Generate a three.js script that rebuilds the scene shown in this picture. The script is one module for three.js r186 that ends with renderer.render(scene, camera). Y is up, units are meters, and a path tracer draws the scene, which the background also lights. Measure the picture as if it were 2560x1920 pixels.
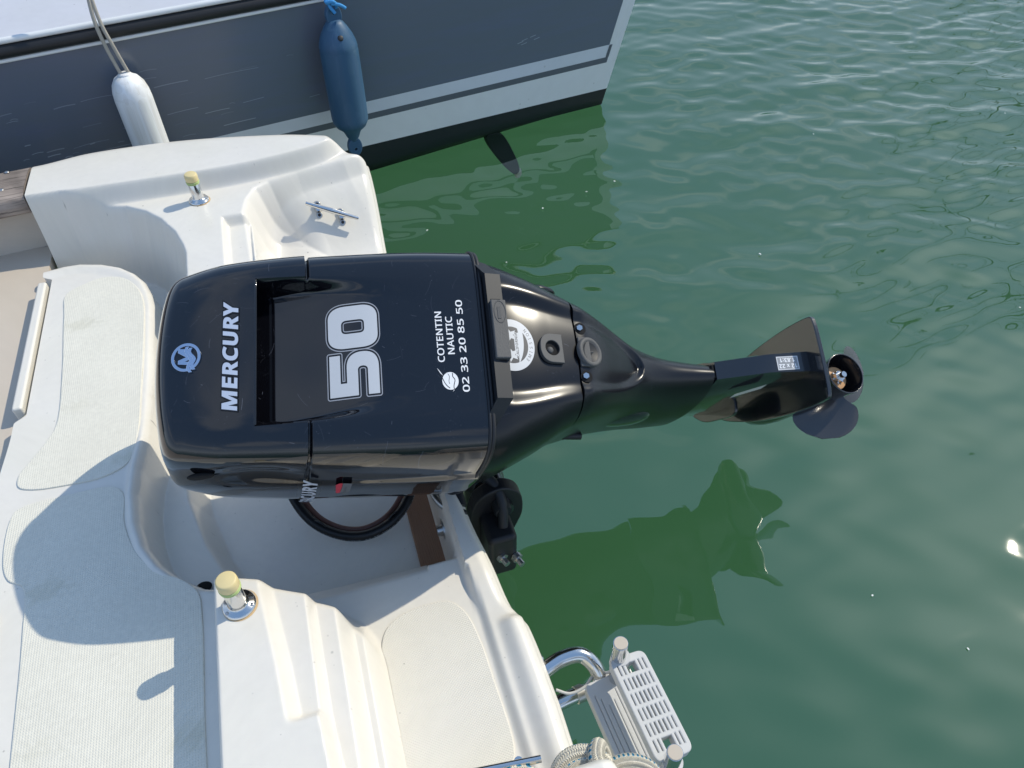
import * as THREE from 'three';
import { mergeGeometries, mergeVertices, toCreasedNormals } from 'three/addons/utils/BufferGeometryUtils.js';
import { RoundedBoxGeometry } from 'three/addons/geometries/RoundedBoxGeometry.js';
import { ImprovedNoise } from 'three/addons/math/ImprovedNoise.js';

// ------------------------------------------------------------------ camera, sky, sun, exposure
const scene = new THREE.Scene();
const camera = new THREE.PerspectiveCamera(55, 4 / 3, 0.02, 2000);
camera.position.set(0, 1.6, 0);
camera.rotation.set(THREE.MathUtils.degToRad(-46), 0, 0);
const renderer = new THREE.WebGLRenderer({ antialias: true });
renderer.toneMapping = THREE.LinearToneMapping;
renderer.toneMappingExposure = 1.0;
renderer.shadowMap.enabled = true;
const SUN = new THREE.Vector3(0.815, 1.0, -0.65).normalize();
const noise = new ImprovedNoise();
const clamp = (x, a = 0, b = 1) => Math.min(b, Math.max(a, x));
const ss = (a, b, x) => { const t = clamp((x - a) / (b - a)); return t * t * (3 - 2 * t); };
const lerp = (a, b, t) => a + (b - a) * t;
function rng(seed) { let s = seed >>> 0; return () => { s = (s + 0x6D2B79F5) | 0; let t = Math.imul(s ^ (s >>> 15), 1 | s); t = (t + Math.imul(t ^ (t >>> 7), 61 | t)) ^ t; return ((t ^ (t >>> 14)) >>> 0) / 4294967296; }; }
function fbm(x, y, z, o = 4) { let a = 0, k = 0.5; for (let i = 0; i < o; i++) { a += k * noise.noise(x, y, z); x *= 2.03; y *= 2.03; z *= 2.03; k *= 0.5; } return a; }
{ // clear blue air with a few soft fair-weather clouds
  const W = 1024, H = 512, d = new Float32Array(W * H * 4);
  for (let j = 0; j < H; j++) for (let i = 0; i < W; i++) {
    const th = (j + 0.5) / H * Math.PI - Math.PI / 2, ph = ((i + 0.5) / W - 0.5) * 2 * Math.PI;
    const y = Math.sin(th), r = Math.cos(th), x = r * Math.cos(ph), z = r * Math.sin(ph);
    const e = Math.max(0, y), k = Math.pow(1 - e, 3.2);
    const mu = clamp(x * SUN.x + y * SUN.y + z * SUN.z, -1, 1), halo = Math.pow(Math.max(0, mu), 40) * 0.7 + Math.pow(Math.max(0, mu), 4) * 0.08;
    let c = [lerp(0.20, 0.80, k) + halo, lerp(0.36, 0.95, k) + halo, lerp(0.66, 1.12, k) + halo * 0.9];
    const q = 1.6 / (e + 0.32), m = ss(0.06, 0.34, fbm(x * q + 3.1, z * q - 1.7, 4.2, 5) + 0.10 * fbm(x * q * 4, z * q * 4, 9.1, 3)) * ss(0.02, 0.15, e) * 0.38;
    c = [lerp(c[0], 1.15, m), lerp(c[1], 1.18, m), lerp(c[2], 1.22, m)];
    if (y < 0) { const g = ss(0, -0.15, y); c = [lerp(c[0], 0.05, g), lerp(c[1], 0.10, g), lerp(c[2], 0.10, g)]; }
    d.set([c[0], c[1], c[2], 1], (j * W + i) * 4);
  }
  const t = new THREE.DataTexture(d, W, H, THREE.RGBAFormat, THREE.FloatType);
  t.mapping = THREE.EquirectangularReflectionMapping; t.magFilter = THREE.LinearFilter; t.needsUpdate = true;
  scene.background = t; scene.environment = t;
}
const sun = new THREE.DirectionalLight(new THREE.Color(1.0, 0.92, 0.76), 3.5);
sun.position.copy(SUN).multiplyScalar(12); sun.target.position.set(0, 0.3, -1); scene.add(sun, sun.target);
sun.castShadow = true; sun.shadow.mapSize.set(4096, 4096);
Object.assign(sun.shadow.camera, { left: -6, right: 6, top: 6, bottom: -6, near: 0.5, far: 40 });

// ------------------------------------------------------------------ helpers
const V3 = (x, y, z) => new THREE.Vector3(x, y, z);
const lin = (r, g, b) => new THREE.Color().setRGB(r, g, b);
const taken = new Map();
const numbered = (n) => { const k = taken.get(n) ?? 0; taken.set(n, k + 1); return k ? n + '_' + String(k).padStart(3, '0') : n; };
function thing(name, label, category, group) { const o = new THREE.Group(); o.name = numbered(name); o.userData = { label, category }; if (group) o.userData.group = group; scene.add(o); return o; }
function part(parent, name, geo, mat, label) {
  const m = new THREE.Mesh(Array.isArray(geo) ? merge(geo) : geo, mat); m.name = name; m.castShadow = m.receiveShadow = true; if (label) m.userData.label = label; parent.add(m); return m;
}
function structure(name, geo, mat) { const m = new THREE.Mesh(geo, mat); m.name = name; m.userData.kind = 'structure'; m.receiveShadow = m.castShadow = true; scene.add(m); return m; }
function merge(list) {
  const a = list.map((g) => { let h = g.index ? g.toNonIndexed() : g.clone(); for (const k of Object.keys(h.attributes)) if (!['position', 'normal', 'uv'].includes(k)) h.deleteAttribute(k); if (!h.attributes.uv) h.setAttribute('uv', new THREE.Float32BufferAttribute(new Float32Array(h.attributes.position.count * 2), 2)); if (!h.attributes.normal) h.computeVertexNormals(); return h; });
  return mergeGeometries(a);
}
// table interpolation (Catmull-Rom through [x, y] pairs)
function prof(tab) {
  const c = tab; return (x) => {
    if (x <= c[0][0]) return c[0][1]; const n = c.length - 1; if (x >= c[n][0]) return c[n][1];
    let i = 0; while (x > c[i + 1][0]) i++;
    const [x1, y1] = c[i], [x2, y2] = c[i + 1], h = x2 - x1, t = (x - x1) / h;
    const m1 = i ? (y2 - c[i - 1][1]) / (x2 - c[i - 1][0]) : (y2 - y1) / h, m2 = i + 2 <= n ? (c[i + 2][1] - y1) / (c[i + 2][0] - x1) : (y2 - y1) / h;
    const t2 = t * t, t3 = t2 * t; return (2 * t3 - 3 * t2 + 1) * y1 + (t3 - 2 * t2 + t) * h * m1 + (-2 * t3 + 3 * t2) * y2 + (t3 - t2) * h * m2;
  };
}
function linTab(tab) { return (x) => { if (x <= tab[0][0]) return tab[0][1]; const n = tab.length - 1; if (x >= tab[n][0]) return tab[n][1]; let i = 0; while (x > tab[i + 1][0]) i++; return lerp(tab[i][1], tab[i + 1][1], (x - tab[i][0]) / (tab[i + 1][0] - tab[i][0])); }; }
// grid surface from f(i, j) -> [x, y, z]
function grid(nu, nv, f, { closeU = false, uv = null, flip = false } = {}) {
  const P = [], U = [], I = [];
  for (let j = 0; j <= nv; j++) for (let i = 0; i <= nu; i++) { const p = f(i / nu, j / nv); P.push(p[0], p[1], p[2]); const q = uv ? uv(i / nu, j / nv, p) : [i / nu, j / nv]; U.push(q[0], q[1]); }
  const w = nu + 1;
  for (let j = 0; j < nv; j++) for (let i = 0; i < nu; i++) { const a = j * w + i, b = a + 1, c = a + w, d = c + 1; flip ? I.push(a, c, b, b, c, d) : I.push(a, b, c, b, d, c); }
  const g = new THREE.BufferGeometry(); g.setAttribute('position', new THREE.Float32BufferAttribute(P, 3)); g.setAttribute('uv', new THREE.Float32BufferAttribute(U, 2)); g.setIndex(I); g.computeVertexNormals();
  if (closeU) { const n = g.attributes.normal; for (let j = 0; j <= nv; j++) { const a = j * w, b = a + nu, s = V3(n.getX(a) + n.getX(b), n.getY(a) + n.getY(b), n.getZ(a) + n.getZ(b)).normalize(); n.setXYZ(a, s.x, s.y, s.z); n.setXYZ(b, s.x, s.y, s.z); } }
  return g;
}
const tube = (pts, r, seg = 48, rs = 10, closed = false) => new THREE.TubeGeometry(new THREE.CatmullRomCurve3(pts.map((p) => Array.isArray(p) ? V3(...p) : p), closed, 'centripetal'), seg, r, rs, closed);
function rod(a, b, r, r2 = r, seg = 16) { const A = V3(...a), B = V3(...b), g = new THREE.CylinderGeometry(r2, r, A.distanceTo(B), seg); g.applyQuaternion(new THREE.Quaternion().setFromUnitVectors(V3(0, 1, 0), B.clone().sub(A).normalize())); g.translate((a[0] + b[0]) / 2, (a[1] + b[1]) / 2, (a[2] + b[2]) / 2); return g; }
const lathe = (pts, seg = 40) => new THREE.LatheGeometry(pts.map((p) => new THREE.Vector2(p[0], p[1])), seg);
const rbox = (w, h, d, r, x = 0, y = 0, z = 0) => new RoundedBoxGeometry(w, h, d, 2, r).translate(x, y, z);
// closed smooth outline through points, as a Shape
function shapeOf(pts, smooth = true, div = 60) { const s = new THREE.Shape(); if (!smooth) { pts.forEach((p, i) => i ? s.lineTo(p[0], p[1]) : s.moveTo(p[0], p[1])); s.closePath(); return s; }
  const c = new THREE.CatmullRomCurve3(pts.map((p) => V3(p[0], p[1], 0)), true, 'centripetal').getPoints(div); c.forEach((p, i) => i ? s.lineTo(p.x, p.y) : s.moveTo(p.x, p.y)); return s; }
// signed distance to a polygon (positive inside)
function sdPoly(poly) { return (x, y) => { let d = 1e9, inside = false; for (let i = 0, j = poly.length - 1; i < poly.length; j = i++) { const [xi, yi] = poly[i], [xj, yj] = poly[j]; const ex = xj - xi, ey = yj - yi, t = clamp(((x - xi) * ex + (y - yi) * ey) / (ex * ex + ey * ey)); const dx = x - xi - ex * t, dy = y - yi - ey * t; d = Math.min(d, dx * dx + dy * dy); if ((yi > y) !== (yj > y) && x < (xj - xi) * (y - yi) / (yj - yi) + xi) inside = !inside; } return (inside ? 1 : -1) * Math.sqrt(d); }; }
function canvasTex(w, h, draw, srgb = true) { const c = document.createElement('canvas'); c.width = w; c.height = h; const x = c.getContext('2d'); draw(x, w, h); const t = new THREE.CanvasTexture(c); if (srgb) t.colorSpace = THREE.SRGBColorSpace; t.anisotropy = 8; return t; }
function dataTex(n, f, { srgb = false, repeat = 1 } = {}) { const d = new Uint8Array(n * n * 4); for (let j = 0; j < n; j++) for (let i = 0; i < n; i++) { const c = f(i / n, j / n, i, j), a = Array.isArray(c) ? c : [c, c, c]; d.set([clamp(a[0]) * 255, clamp(a[1]) * 255, clamp(a[2]) * 255, 255], (j * n + i) * 4); } const t = new THREE.DataTexture(d, n, n); t.wrapS = t.wrapT = THREE.RepeatWrapping; t.magFilter = THREE.LinearFilter; t.minFilter = THREE.LinearMipmapLinearFilter; t.generateMipmaps = true; if (srgb) t.colorSpace = THREE.SRGBColorSpace; t.repeat.set(repeat, repeat); t.needsUpdate = true; return t; }
// tileable noise
const tn = (x, y, f, z) => { const a = x * 2 * Math.PI, b = y * 2 * Math.PI, r = f / (2 * Math.PI); return fbm(Math.cos(a) * r + 7.3 + z, Math.sin(a) * r + Math.cos(b) * r * 1.01, Math.sin(b) * r + z, 4); };

// ------------------------------------------------------------------ materials
const speckle = (() => { const R = rng(5), n = 512, m = new Float32Array(n * n); for (let k = 0; k < 90; k++) { const x = R() * n, y = R() * n, r = 0.4 + R() * R() * 1.6, a = 0.12 + R() * 0.4; for (let j = -3; j <= 3; j++) for (let i = -3; i <= 3; i++) { const q = Math.hypot(i, j); if (q <= r + 0.5) { const o = ((Math.floor(y) + j + n) % n) * n + (Math.floor(x) + i + n) % n; m[o] = Math.max(m[o], a * clamp(r + 0.5 - q)); } } } return dataTex(n, (x, y, i, j) => { const v = 0.965 + 0.022 * tn(x, y, 6, 1.5) + 0.02 * tn(x, y, 40, 3.5) - m[j * n + i] * 0.5; return [v, v * 0.995, v * (0.985 + 0.02 * tn(x, y, 4, 8))]; }, { srgb: true }); })();
const gelBump = dataTex(256, (x, y) => 0.5 + 0.5 * tn(x, y, 24, 2.2));
const M = {};
M.gel = new THREE.MeshPhysicalMaterial({ color: lin(0.80, 0.775, 0.715), roughness: 0.32, map: speckle, bumpMap: gelBump, bumpScale: 0.0004, clearcoat: 0.25, clearcoatRoughness: 0.22 });
const dots = dataTex(256, (x, y) => { const fx = (x * 12) % 1 - 0.5, fy = (y * 12) % 1 - 0.5; return clamp(1.15 - 2.6 * Math.hypot(fx, fy)) ; });
const mesh2 = dataTex(256, (x, y) => { const a = (x + y) * 12 % 1 - 0.5, b = ((x - y) * 12 + 24) % 1 - 0.5; return clamp(Math.abs(a) * 2.2) * clamp(Math.abs(b) * 2.2); });
dots.repeat.set(1 / 0.045, 1 / 0.045); mesh2.repeat.set(1 / 0.066, 1 / 0.05);
const grime = (() => { const R = rng(61), n = 512, sp = []; for (let k = 0; k < 16; k++) sp.push([R(), R(), 0.02 + R() * 0.05, 0.25 + R() * 0.5]); return dataTex(n, (x, y) => { let v = 0; for (const [a, b, r, s] of sp) { const dx = Math.abs(x - a), dy = Math.abs(y - b), d = Math.hypot(Math.min(dx, 1 - dx), Math.min(dy, 1 - dy) * 2) / r; if (d < 1.6) v = Math.max(v, s * clamp(1.2 - d + 1.6 * tn(x, y, 60, 5))); } const g = 0.965 + 0.03 * tn(x, y, 7, 2) + 0.05 * tn(x, y, 90, 4) - 0.09 * v; return [g, g, g * (0.98 - 0.03 * v)]; }, { srgb: true }); })(); grime.repeat.set(1.5, 1.5);
M.grip = new THREE.MeshPhysicalMaterial({ color: lin(0.81, 0.78, 0.705), roughness: 0.55, map: grime, bumpMap: dots, bumpScale: 0.0005 });
M.grip2 = new THREE.MeshPhysicalMaterial({ color: lin(0.78, 0.755, 0.68), roughness: 0.5, map: speckle, bumpMap: mesh2, bumpScale: 0.0005 });
M.beige = new THREE.MeshPhysicalMaterial({ color: lin(0.60, 0.53, 0.45), roughness: 0.6, map: speckle, bumpMap: gelBump, bumpScale: 0.0006 });
M.steel = new THREE.MeshPhysicalMaterial({ color: lin(0.72, 0.71, 0.69), metalness: 1, roughness: 0.16 });
M.dullSteel = new THREE.MeshPhysicalMaterial({ color: lin(0.55, 0.54, 0.52), metalness: 1, roughness: 0.34 });
M.cream = new THREE.MeshPhysicalMaterial({ color: lin(0.70, 0.58, 0.30), roughness: 0.5 });
M.capGreen = new THREE.MeshPhysicalMaterial({ color: lin(0.45, 0.55, 0.22), roughness: 0.5 });
M.rust = new THREE.MeshPhysicalMaterial({ color: lin(0.62, 0.44, 0.24), roughness: 0.8 });
M.blackRubber = new THREE.MeshPhysicalMaterial({ color: lin(0.012, 0.013, 0.016), roughness: 0.5 });
M.void = new THREE.MeshPhysicalMaterial({ color: lin(0.004, 0.004, 0.005), roughness: 0.9 });
M.whitePlastic = new THREE.MeshPhysicalMaterial({ color: lin(0.56, 0.57, 0.58), roughness: 0.55, map: speckle });
M.stone = new THREE.MeshPhysicalMaterial({ color: lin(0.6, 0.52, 0.42), roughness: 0.8 });
const greyWoodTex = (() => { const R = rng(11), n = 512, m = new Float32Array(n * n).fill(1); for (let k = 0; k < 420; k++) { let y = R() * n, x = R() * n; const L = 30 + R() * 120, a = 0.15 + R() * 0.45, w = R() < 0.3 ? 2 : 1; for (let i = 0; i < L; i++) { y += (R() - 0.5) * 0.5; for (let q = 0; q < w; q++) { const o = ((Math.floor(y) + q + n) % n) * n + Math.floor(x + i) % n; m[o] = Math.min(m[o], 1 - a * Math.sin(Math.PI * i / L)); } } } return dataTex(n, (x, y, i, j) => { const v = (0.62 + 0.35 * tn(x, y, 5, 3)) * m[j * n + i]; return [v * 0.98, v * 0.90, v * 0.84]; }, { srgb: true }); })();
M.greyWood = new THREE.MeshPhysicalMaterial({ color: lin(0.85, 0.85, 0.85), map: greyWoodTex, roughness: 0.85 });
M.brownWood = new THREE.MeshPhysicalMaterial({ color: lin(0.30, 0.165, 0.10), map: speckle, bumpMap: gelBump, bumpScale: 0.002, roughness: 0.7 });

// ------------------------------------------------------------------ water
{
  const R = rng(77), waves = [];
  for (let k = 0; k < 34; k++) { const l = 0.085 * Math.pow(7, Math.pow(R(), 1.3)), a = 0.20 + (R() + R() + R() - 1.5) * 0.80, kk = 2 * Math.PI / l; waves.push([Math.sin(a) * kk, Math.cos(a) * kk, R() * 6.28, l * Math.pow(l / 0.3, -0.25)]); }
  const swell = []; for (let k = 0; k < 5; k++) { const l = 0.9 + R() * 1.6, a = R() * 6.28, kk = 2 * Math.PI / l; swell.push([Math.cos(a) * kk, Math.sin(a) * kk, R() * 6.28, 0.0010 * l]); }
  for (let k = 0; k < 9; k++) { const l = 0.16 + R() * 0.4, a = R() * 6.28, kk = 2 * Math.PI / l; swell.push([Math.cos(a) * kk, Math.sin(a) * kk, R() * 6.28, 0.0032 * l]); }
  const rough = (x, z) => { const far = ss(-0.9, -3.2, z) , open = ss(0.1, 1.3, x + 0.32 * (z + 2.5)), p = 0.75 + 0.9 * fbm(x * 0.8 + 2, z * 0.8, 1.3, 2); return Math.max(0.05, p) * (0.26 + 0.74 * far) * (0.42 + 0.58 * open); };
  const height = (x, z) => { let h = 0, s = 0; const wx = x + 0.05 * fbm(x * 1.7, z * 1.7, 5, 2), wz = z + 0.05 * fbm(x * 1.7, z * 1.7, 9, 2); for (const [a, b, p, m] of waves) h += m * Math.sin(a * wx + b * wz + p); for (const [a, b, p, m] of swell) s += m * Math.sin(a * x + b * z + p); return h * 0.0062 * rough(x, z) + s * 0.55; };
  const axis = (a, b, st, out) => { const f = []; for (let x = a; x <= b + 1e-6; x += st) f.push(x); let s = st; for (let x = b; x < out;) { s *= 1.35; x += s; f.push(x); } s = st; for (let x = a; x > -out;) { s *= 1.35; x -= s; f.unshift(x); } return f; };
  const X = axis(-1.0, 4.4, 0.0135, 400), Z = axis(-6.3, 0.5, 0.0135, 400), nx = X.length, nz = Z.length;
  const P = new Float32Array(nx * nz * 3), I = [];
  for (let j = 0; j < nz; j++) for (let i = 0; i < nx; i++) { const fade = ss(9, 5, Math.hypot(X[i] - 1.5, Z[j] + 2.5)); P.set([X[i], fade > 0 ? height(X[i], Z[j]) * fade : 0, Z[j]], (j * nx + i) * 3); if (i < nx - 1 && j < nz - 1) { const a = j * nx + i; I.push(a, a + nx, a + 1, a + 1, a + nx, a + nx + 1); } }
  const g = new THREE.BufferGeometry(); g.setAttribute('position', new THREE.BufferAttribute(P, 3)); g.setIndex(I); g.computeVertexNormals();
  structure('water_surface', g, new THREE.MeshPhysicalMaterial({ color: lin(0.94, 0.98, 0.96), roughness: 0.02, ior: 1.9, transmission: 1, thickness: 0 }));
  // the turbid green body of the water below its clear skin
  structure('water', new THREE.PlaneGeometry(800, 800).rotateX(-Math.PI / 2).translate(0, -1.6, 0), new THREE.MeshPhysicalMaterial({ color: lin(0.043, 0.116, 0.050), roughness: 1, specularIntensity: 0 }));
  // foam flecks drifting on it
  const F = rng(404), fl = []; for (const [x, z] of [[-0.32, -2.35], [-0.02, -2.15], [0.12, -2.5], [0.30, -2.62], [0.42, -2.7], [-0.2, -2.02], [0.9, -2.2], [1.35, -3.1], [1.7, -1.9], [2.3, -3.3], [0.85, -0.85], [1.02, -0.72], [1.9, -1.1]]) { const r = 0.0018 + 0.0022 * F(); fl.push(new THREE.SphereGeometry(1, 8, 6).scale(r * (1 + F()), r * 0.35, r).rotateY(F() * 6).translate(x, 0.002, z)); }
  const foam = part(scene, 'foam_flecks', fl, new THREE.MeshPhysicalMaterial({ color: lin(0.75, 0.78, 0.74), roughness: 0.7 })); foam.userData = { kind: 'stuff', label: 'tiny white foam flecks drifting on the green water', category: 'foam' };
}

// ------------------------------------------------------------------ the white motorboat (u aft, h up, v towards the quay side)
const BOAT_YAW = THREE.MathUtils.degToRad(17.5), U0 = -0.2, Vc = -1.08;
const BK = 1.11; // drawing scale of the hull
const boatMatrix = new THREE.Matrix4().makeTranslation(0, 1.6 * (1 - BK), 0).scale(V3(BK, BK, BK)).multiply(new THREE.Matrix4().makeRotationY(BOAT_YAW)); // (u, h, v) -> world
const fromBoat = (u, h, v) => V3(u, h, v).applyMatrix4(boatMatrix);
const boat = thing('motorboat', 'white fibreglass motorboat whose open stern carries the black outboard motor', 'boat');
boat.position.copy(fromBoat(U0, 0, Vc)); boat.rotation.y = BOAT_YAW; boat.scale.setScalar(BK);
const bpart = (name, geo, mat, label, parent = boat) => { let g = Array.isArray(geo) ? merge(geo) : geo; g.translate(-U0, 0, -Vc); return part(parent, name, g, mat, label); };

const outerV = prof([[-1.6, -1.84], [-0.9, -1.93], [-0.62, -1.962], [-0.5, -1.99], [-0.28, -1.988], [-0.04, -1.945], [0.074, -1.905], [0.125, -1.878], [0.17, -1.85], [0.25, -1.80]]);
const sternU = prof([[-2.0, 0.06], [-1.93, 0.115], [-1.885, 0.150], [-1.84, 0.168], [-1.78, 0.170], [-1.69, 0.165], [-1.52, 0.153], [-1.38, 0.147], [-1.1, 0.148], [-0.77, 0.150], [-0.66, 0.163], [-0.575, 0.172], [-0.535, 0.187], [-0.4, 0.193], [-0.3, 0.193], [-0.26, 0.205], [-0.2, 0.225]]);
const cutA = sdPoly([[-1.2, -1.795], [-0.56, -1.785], [-0.488, -1.768], [-0.425, -1.748], [-0.38, -1.713], [-0.345, -1.668], [-0.313, -1.604], [-0.296, -1.545], [-0.290, -1.512], [-0.288, -1.40], [-0.10, -1.385], [0.112, -1.385], [0.112, -0.682], [-0.12, -0.682], [-0.20, -0.690], [-0.262, -0.715], [-0.262, -0.10], [-1.2, -0.10]]);
const benchPoly = [[-0.9, -1.672], [-0.634, -1.678], [-0.59, -1.686], [-0.552, -1.685], [-0.50, -1.668], [-0.456, -1.641], [-0.425, -1.608], [-0.401, -1.568], [-0.386, -1.52], [-0.379, -1.473], [-0.376, -1.25], [-0.380, -1.06], [-0.391, -0.99], [-0.394, -0.93], [-0.388, -0.866], [-0.375, -0.815], [-0.352, -0.772], [-0.320, -0.735], [-0.290, -0.712], [-0.255, -0.700], [-0.20, -0.66], [-0.20, -0.05], [-0.9, -0.05]];
const bench = sdPoly(benchPoly);
const deepWell = sdPoly([[-0.345, -1.36], [0.112, -1.36], [0.112, -0.70], [-0.17, -0.712], [-0.268, -0.775], [-0.305, -0.86], [-0.335, -0.97], [-0.345, -1.05]]);
const recess1 = sdPoly([[0.4, -1.90], [0.159, -1.838], [0.107, -1.816], [-0.015, -1.788], [-0.086, -1.762], [-0.117, -1.738], [-0.138, -1.695], [-0.149, -1.643], [-0.147, -1.591], [-0.145, -1.467], [-0.145, -1.2], [0.4, -1.2]]);
const endV2 = prof([[-0.40, -0.668], [-0.268, -0.664], [-0.2, -0.643], [-0.15, -0.618], [-0.12, -0.602], [-0.09, -0.582], [-0.06, -0.548], [-0.045, -0.522], [-0.02, -0.47]]);
const footV = prof([[-0.6, -1.768], [-0.3, -1.766], [-0.15, -1.772], [-0.02, -1.794], [0.06, -1.818], [0.11, -1.85]]);
const step = (x, w) => ss(-w, w, x);
function deckHeight(u, v) {
  let h = 0.62;
  const su = sternU(v), ov = outerV(u);
  if (v < -1.0) { // far side: gunwale, cleat recess, moulded pocket
    const foot = footV(u), end = 1 - ss(0.075, 0.135, u + 0.6 * Math.max(0, v + 1.845));
    h += 0.045 * ss(foot + 0.004, foot - 0.020, v) * end;
    const d = recess1(u, v); if (d > -0.02) { const wide = lerp(0.05, 0.20, ss(-0.13, 0.02, u)); h = lerp(h, 0.455, ss(-0.012, wide, d) * 0.8 + 0.2 * ss(-0.004, 0.03, d)); }
    const t = Math.min(step(u + 0.200, 0.007), step(v + 1.627, 0.010)) * step(-0.146 - u, 0.004); h -= 0.022 * t * ss(-0.02, -0.004, -d) ;
  } else { // quay side: terraces down to the swim platform
    const e1 = linTab([[-0.62, -0.190], [-0.5, -0.176], [-0.40, -0.168]])(v), e2 = linTab([[-0.62, -0.131], [-0.42, -0.130], [-0.3, -0.121]])(v);
    const pocket = step(u - e1 - 0.006, 0.010) * step(-0.420 - v, 0.008), s2 = step(u - e2 - 0.004, 0.006);
    h = 0.62 - 0.022 * pocket * (1 - s2) - 0.046 * s2;
    h -= 0.048 * step(u + 0.086, 0.010) + 0.075 * ss(-0.066, -0.036, u);
    h = Math.max(h, 0.455);
    const w = endV2(u) - v; // beyond the moulded end: platform or well
    h = lerp(h, 0.455, ss(-0.010, 0.052, w) * 0.85 + 0.15 * ss(-0.004, 0.02, w));
    // platform rim and stern ridge
    h += 0.012 * ss(0.118, 0.135, u) ;
    h += 0.013 * ss(0.140, 0.168, u) * ss(-0.548, -0.530, v);
    // quay-side gunwale
    h = lerp(h, 0.635, ss(-0.292, -0.245, v) * ss(0.02, 0.10, u));
  }
  // transom rim across the well
  const rim = ss(0.112, 0.128, u) * ss(-1.47, -1.40, v) * ss(-0.555, -0.64, v); h = Math.max(h, lerp(h, 0.475, rim)); if (rim > 0.5 && v < -0.65 && v > -1.38) h = 0.475;
  // cockpit and motor well
  const c = cutA(u, v);
  if (c > -0.03) {
    let low = 0.43; low = lerp(low, 0.35, ss(-0.012, 0.02, deepWell(u, v)));
    const b = bench(u, v), front = ss(-0.004, 0.006, b); let seat = 0.53 - 0.018 * (1 - ss(0, 0.022, b)) * (1 - ss(0, 0.022, b));
    seat += 0.006 * Math.exp(-Math.pow((b - 0.017) / 0.009, 2)) * ss(-1.12, -1.02, v) * ss(-0.70, -0.78, v);
    seat += 0.004 * ss(0.05, 0.02, b) * ss(-1.5, -1.6, v);
    low = lerp(low, seat, front);
    let k = u > 0.06 ? ss(-0.004, 0.010, c) : v < -1.3 ? ss(-0.006, 0.052, c) * 0.9 + 0.1 * ss(-0.003, 0.012, c) : u < -0.24 && v > -0.72 ? ss(-0.010, 0.012, c) : ss(-0.016, 0.022, c);
    h = lerp(h, low, k);
  }
  // rounded outer edges
  const q = su - u; if (q < 0.022) { const r = 0.022, x = r - q; h -= r - Math.sqrt(Math.max(0, r * r - x * x)); }
  const o = v - ov; if (o < 0.05) { const r = 0.05, x = r - o; h -= 0.8 * (r - Math.sqrt(Math.max(0, r * r - x * x))); }
  return h;
}
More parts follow.
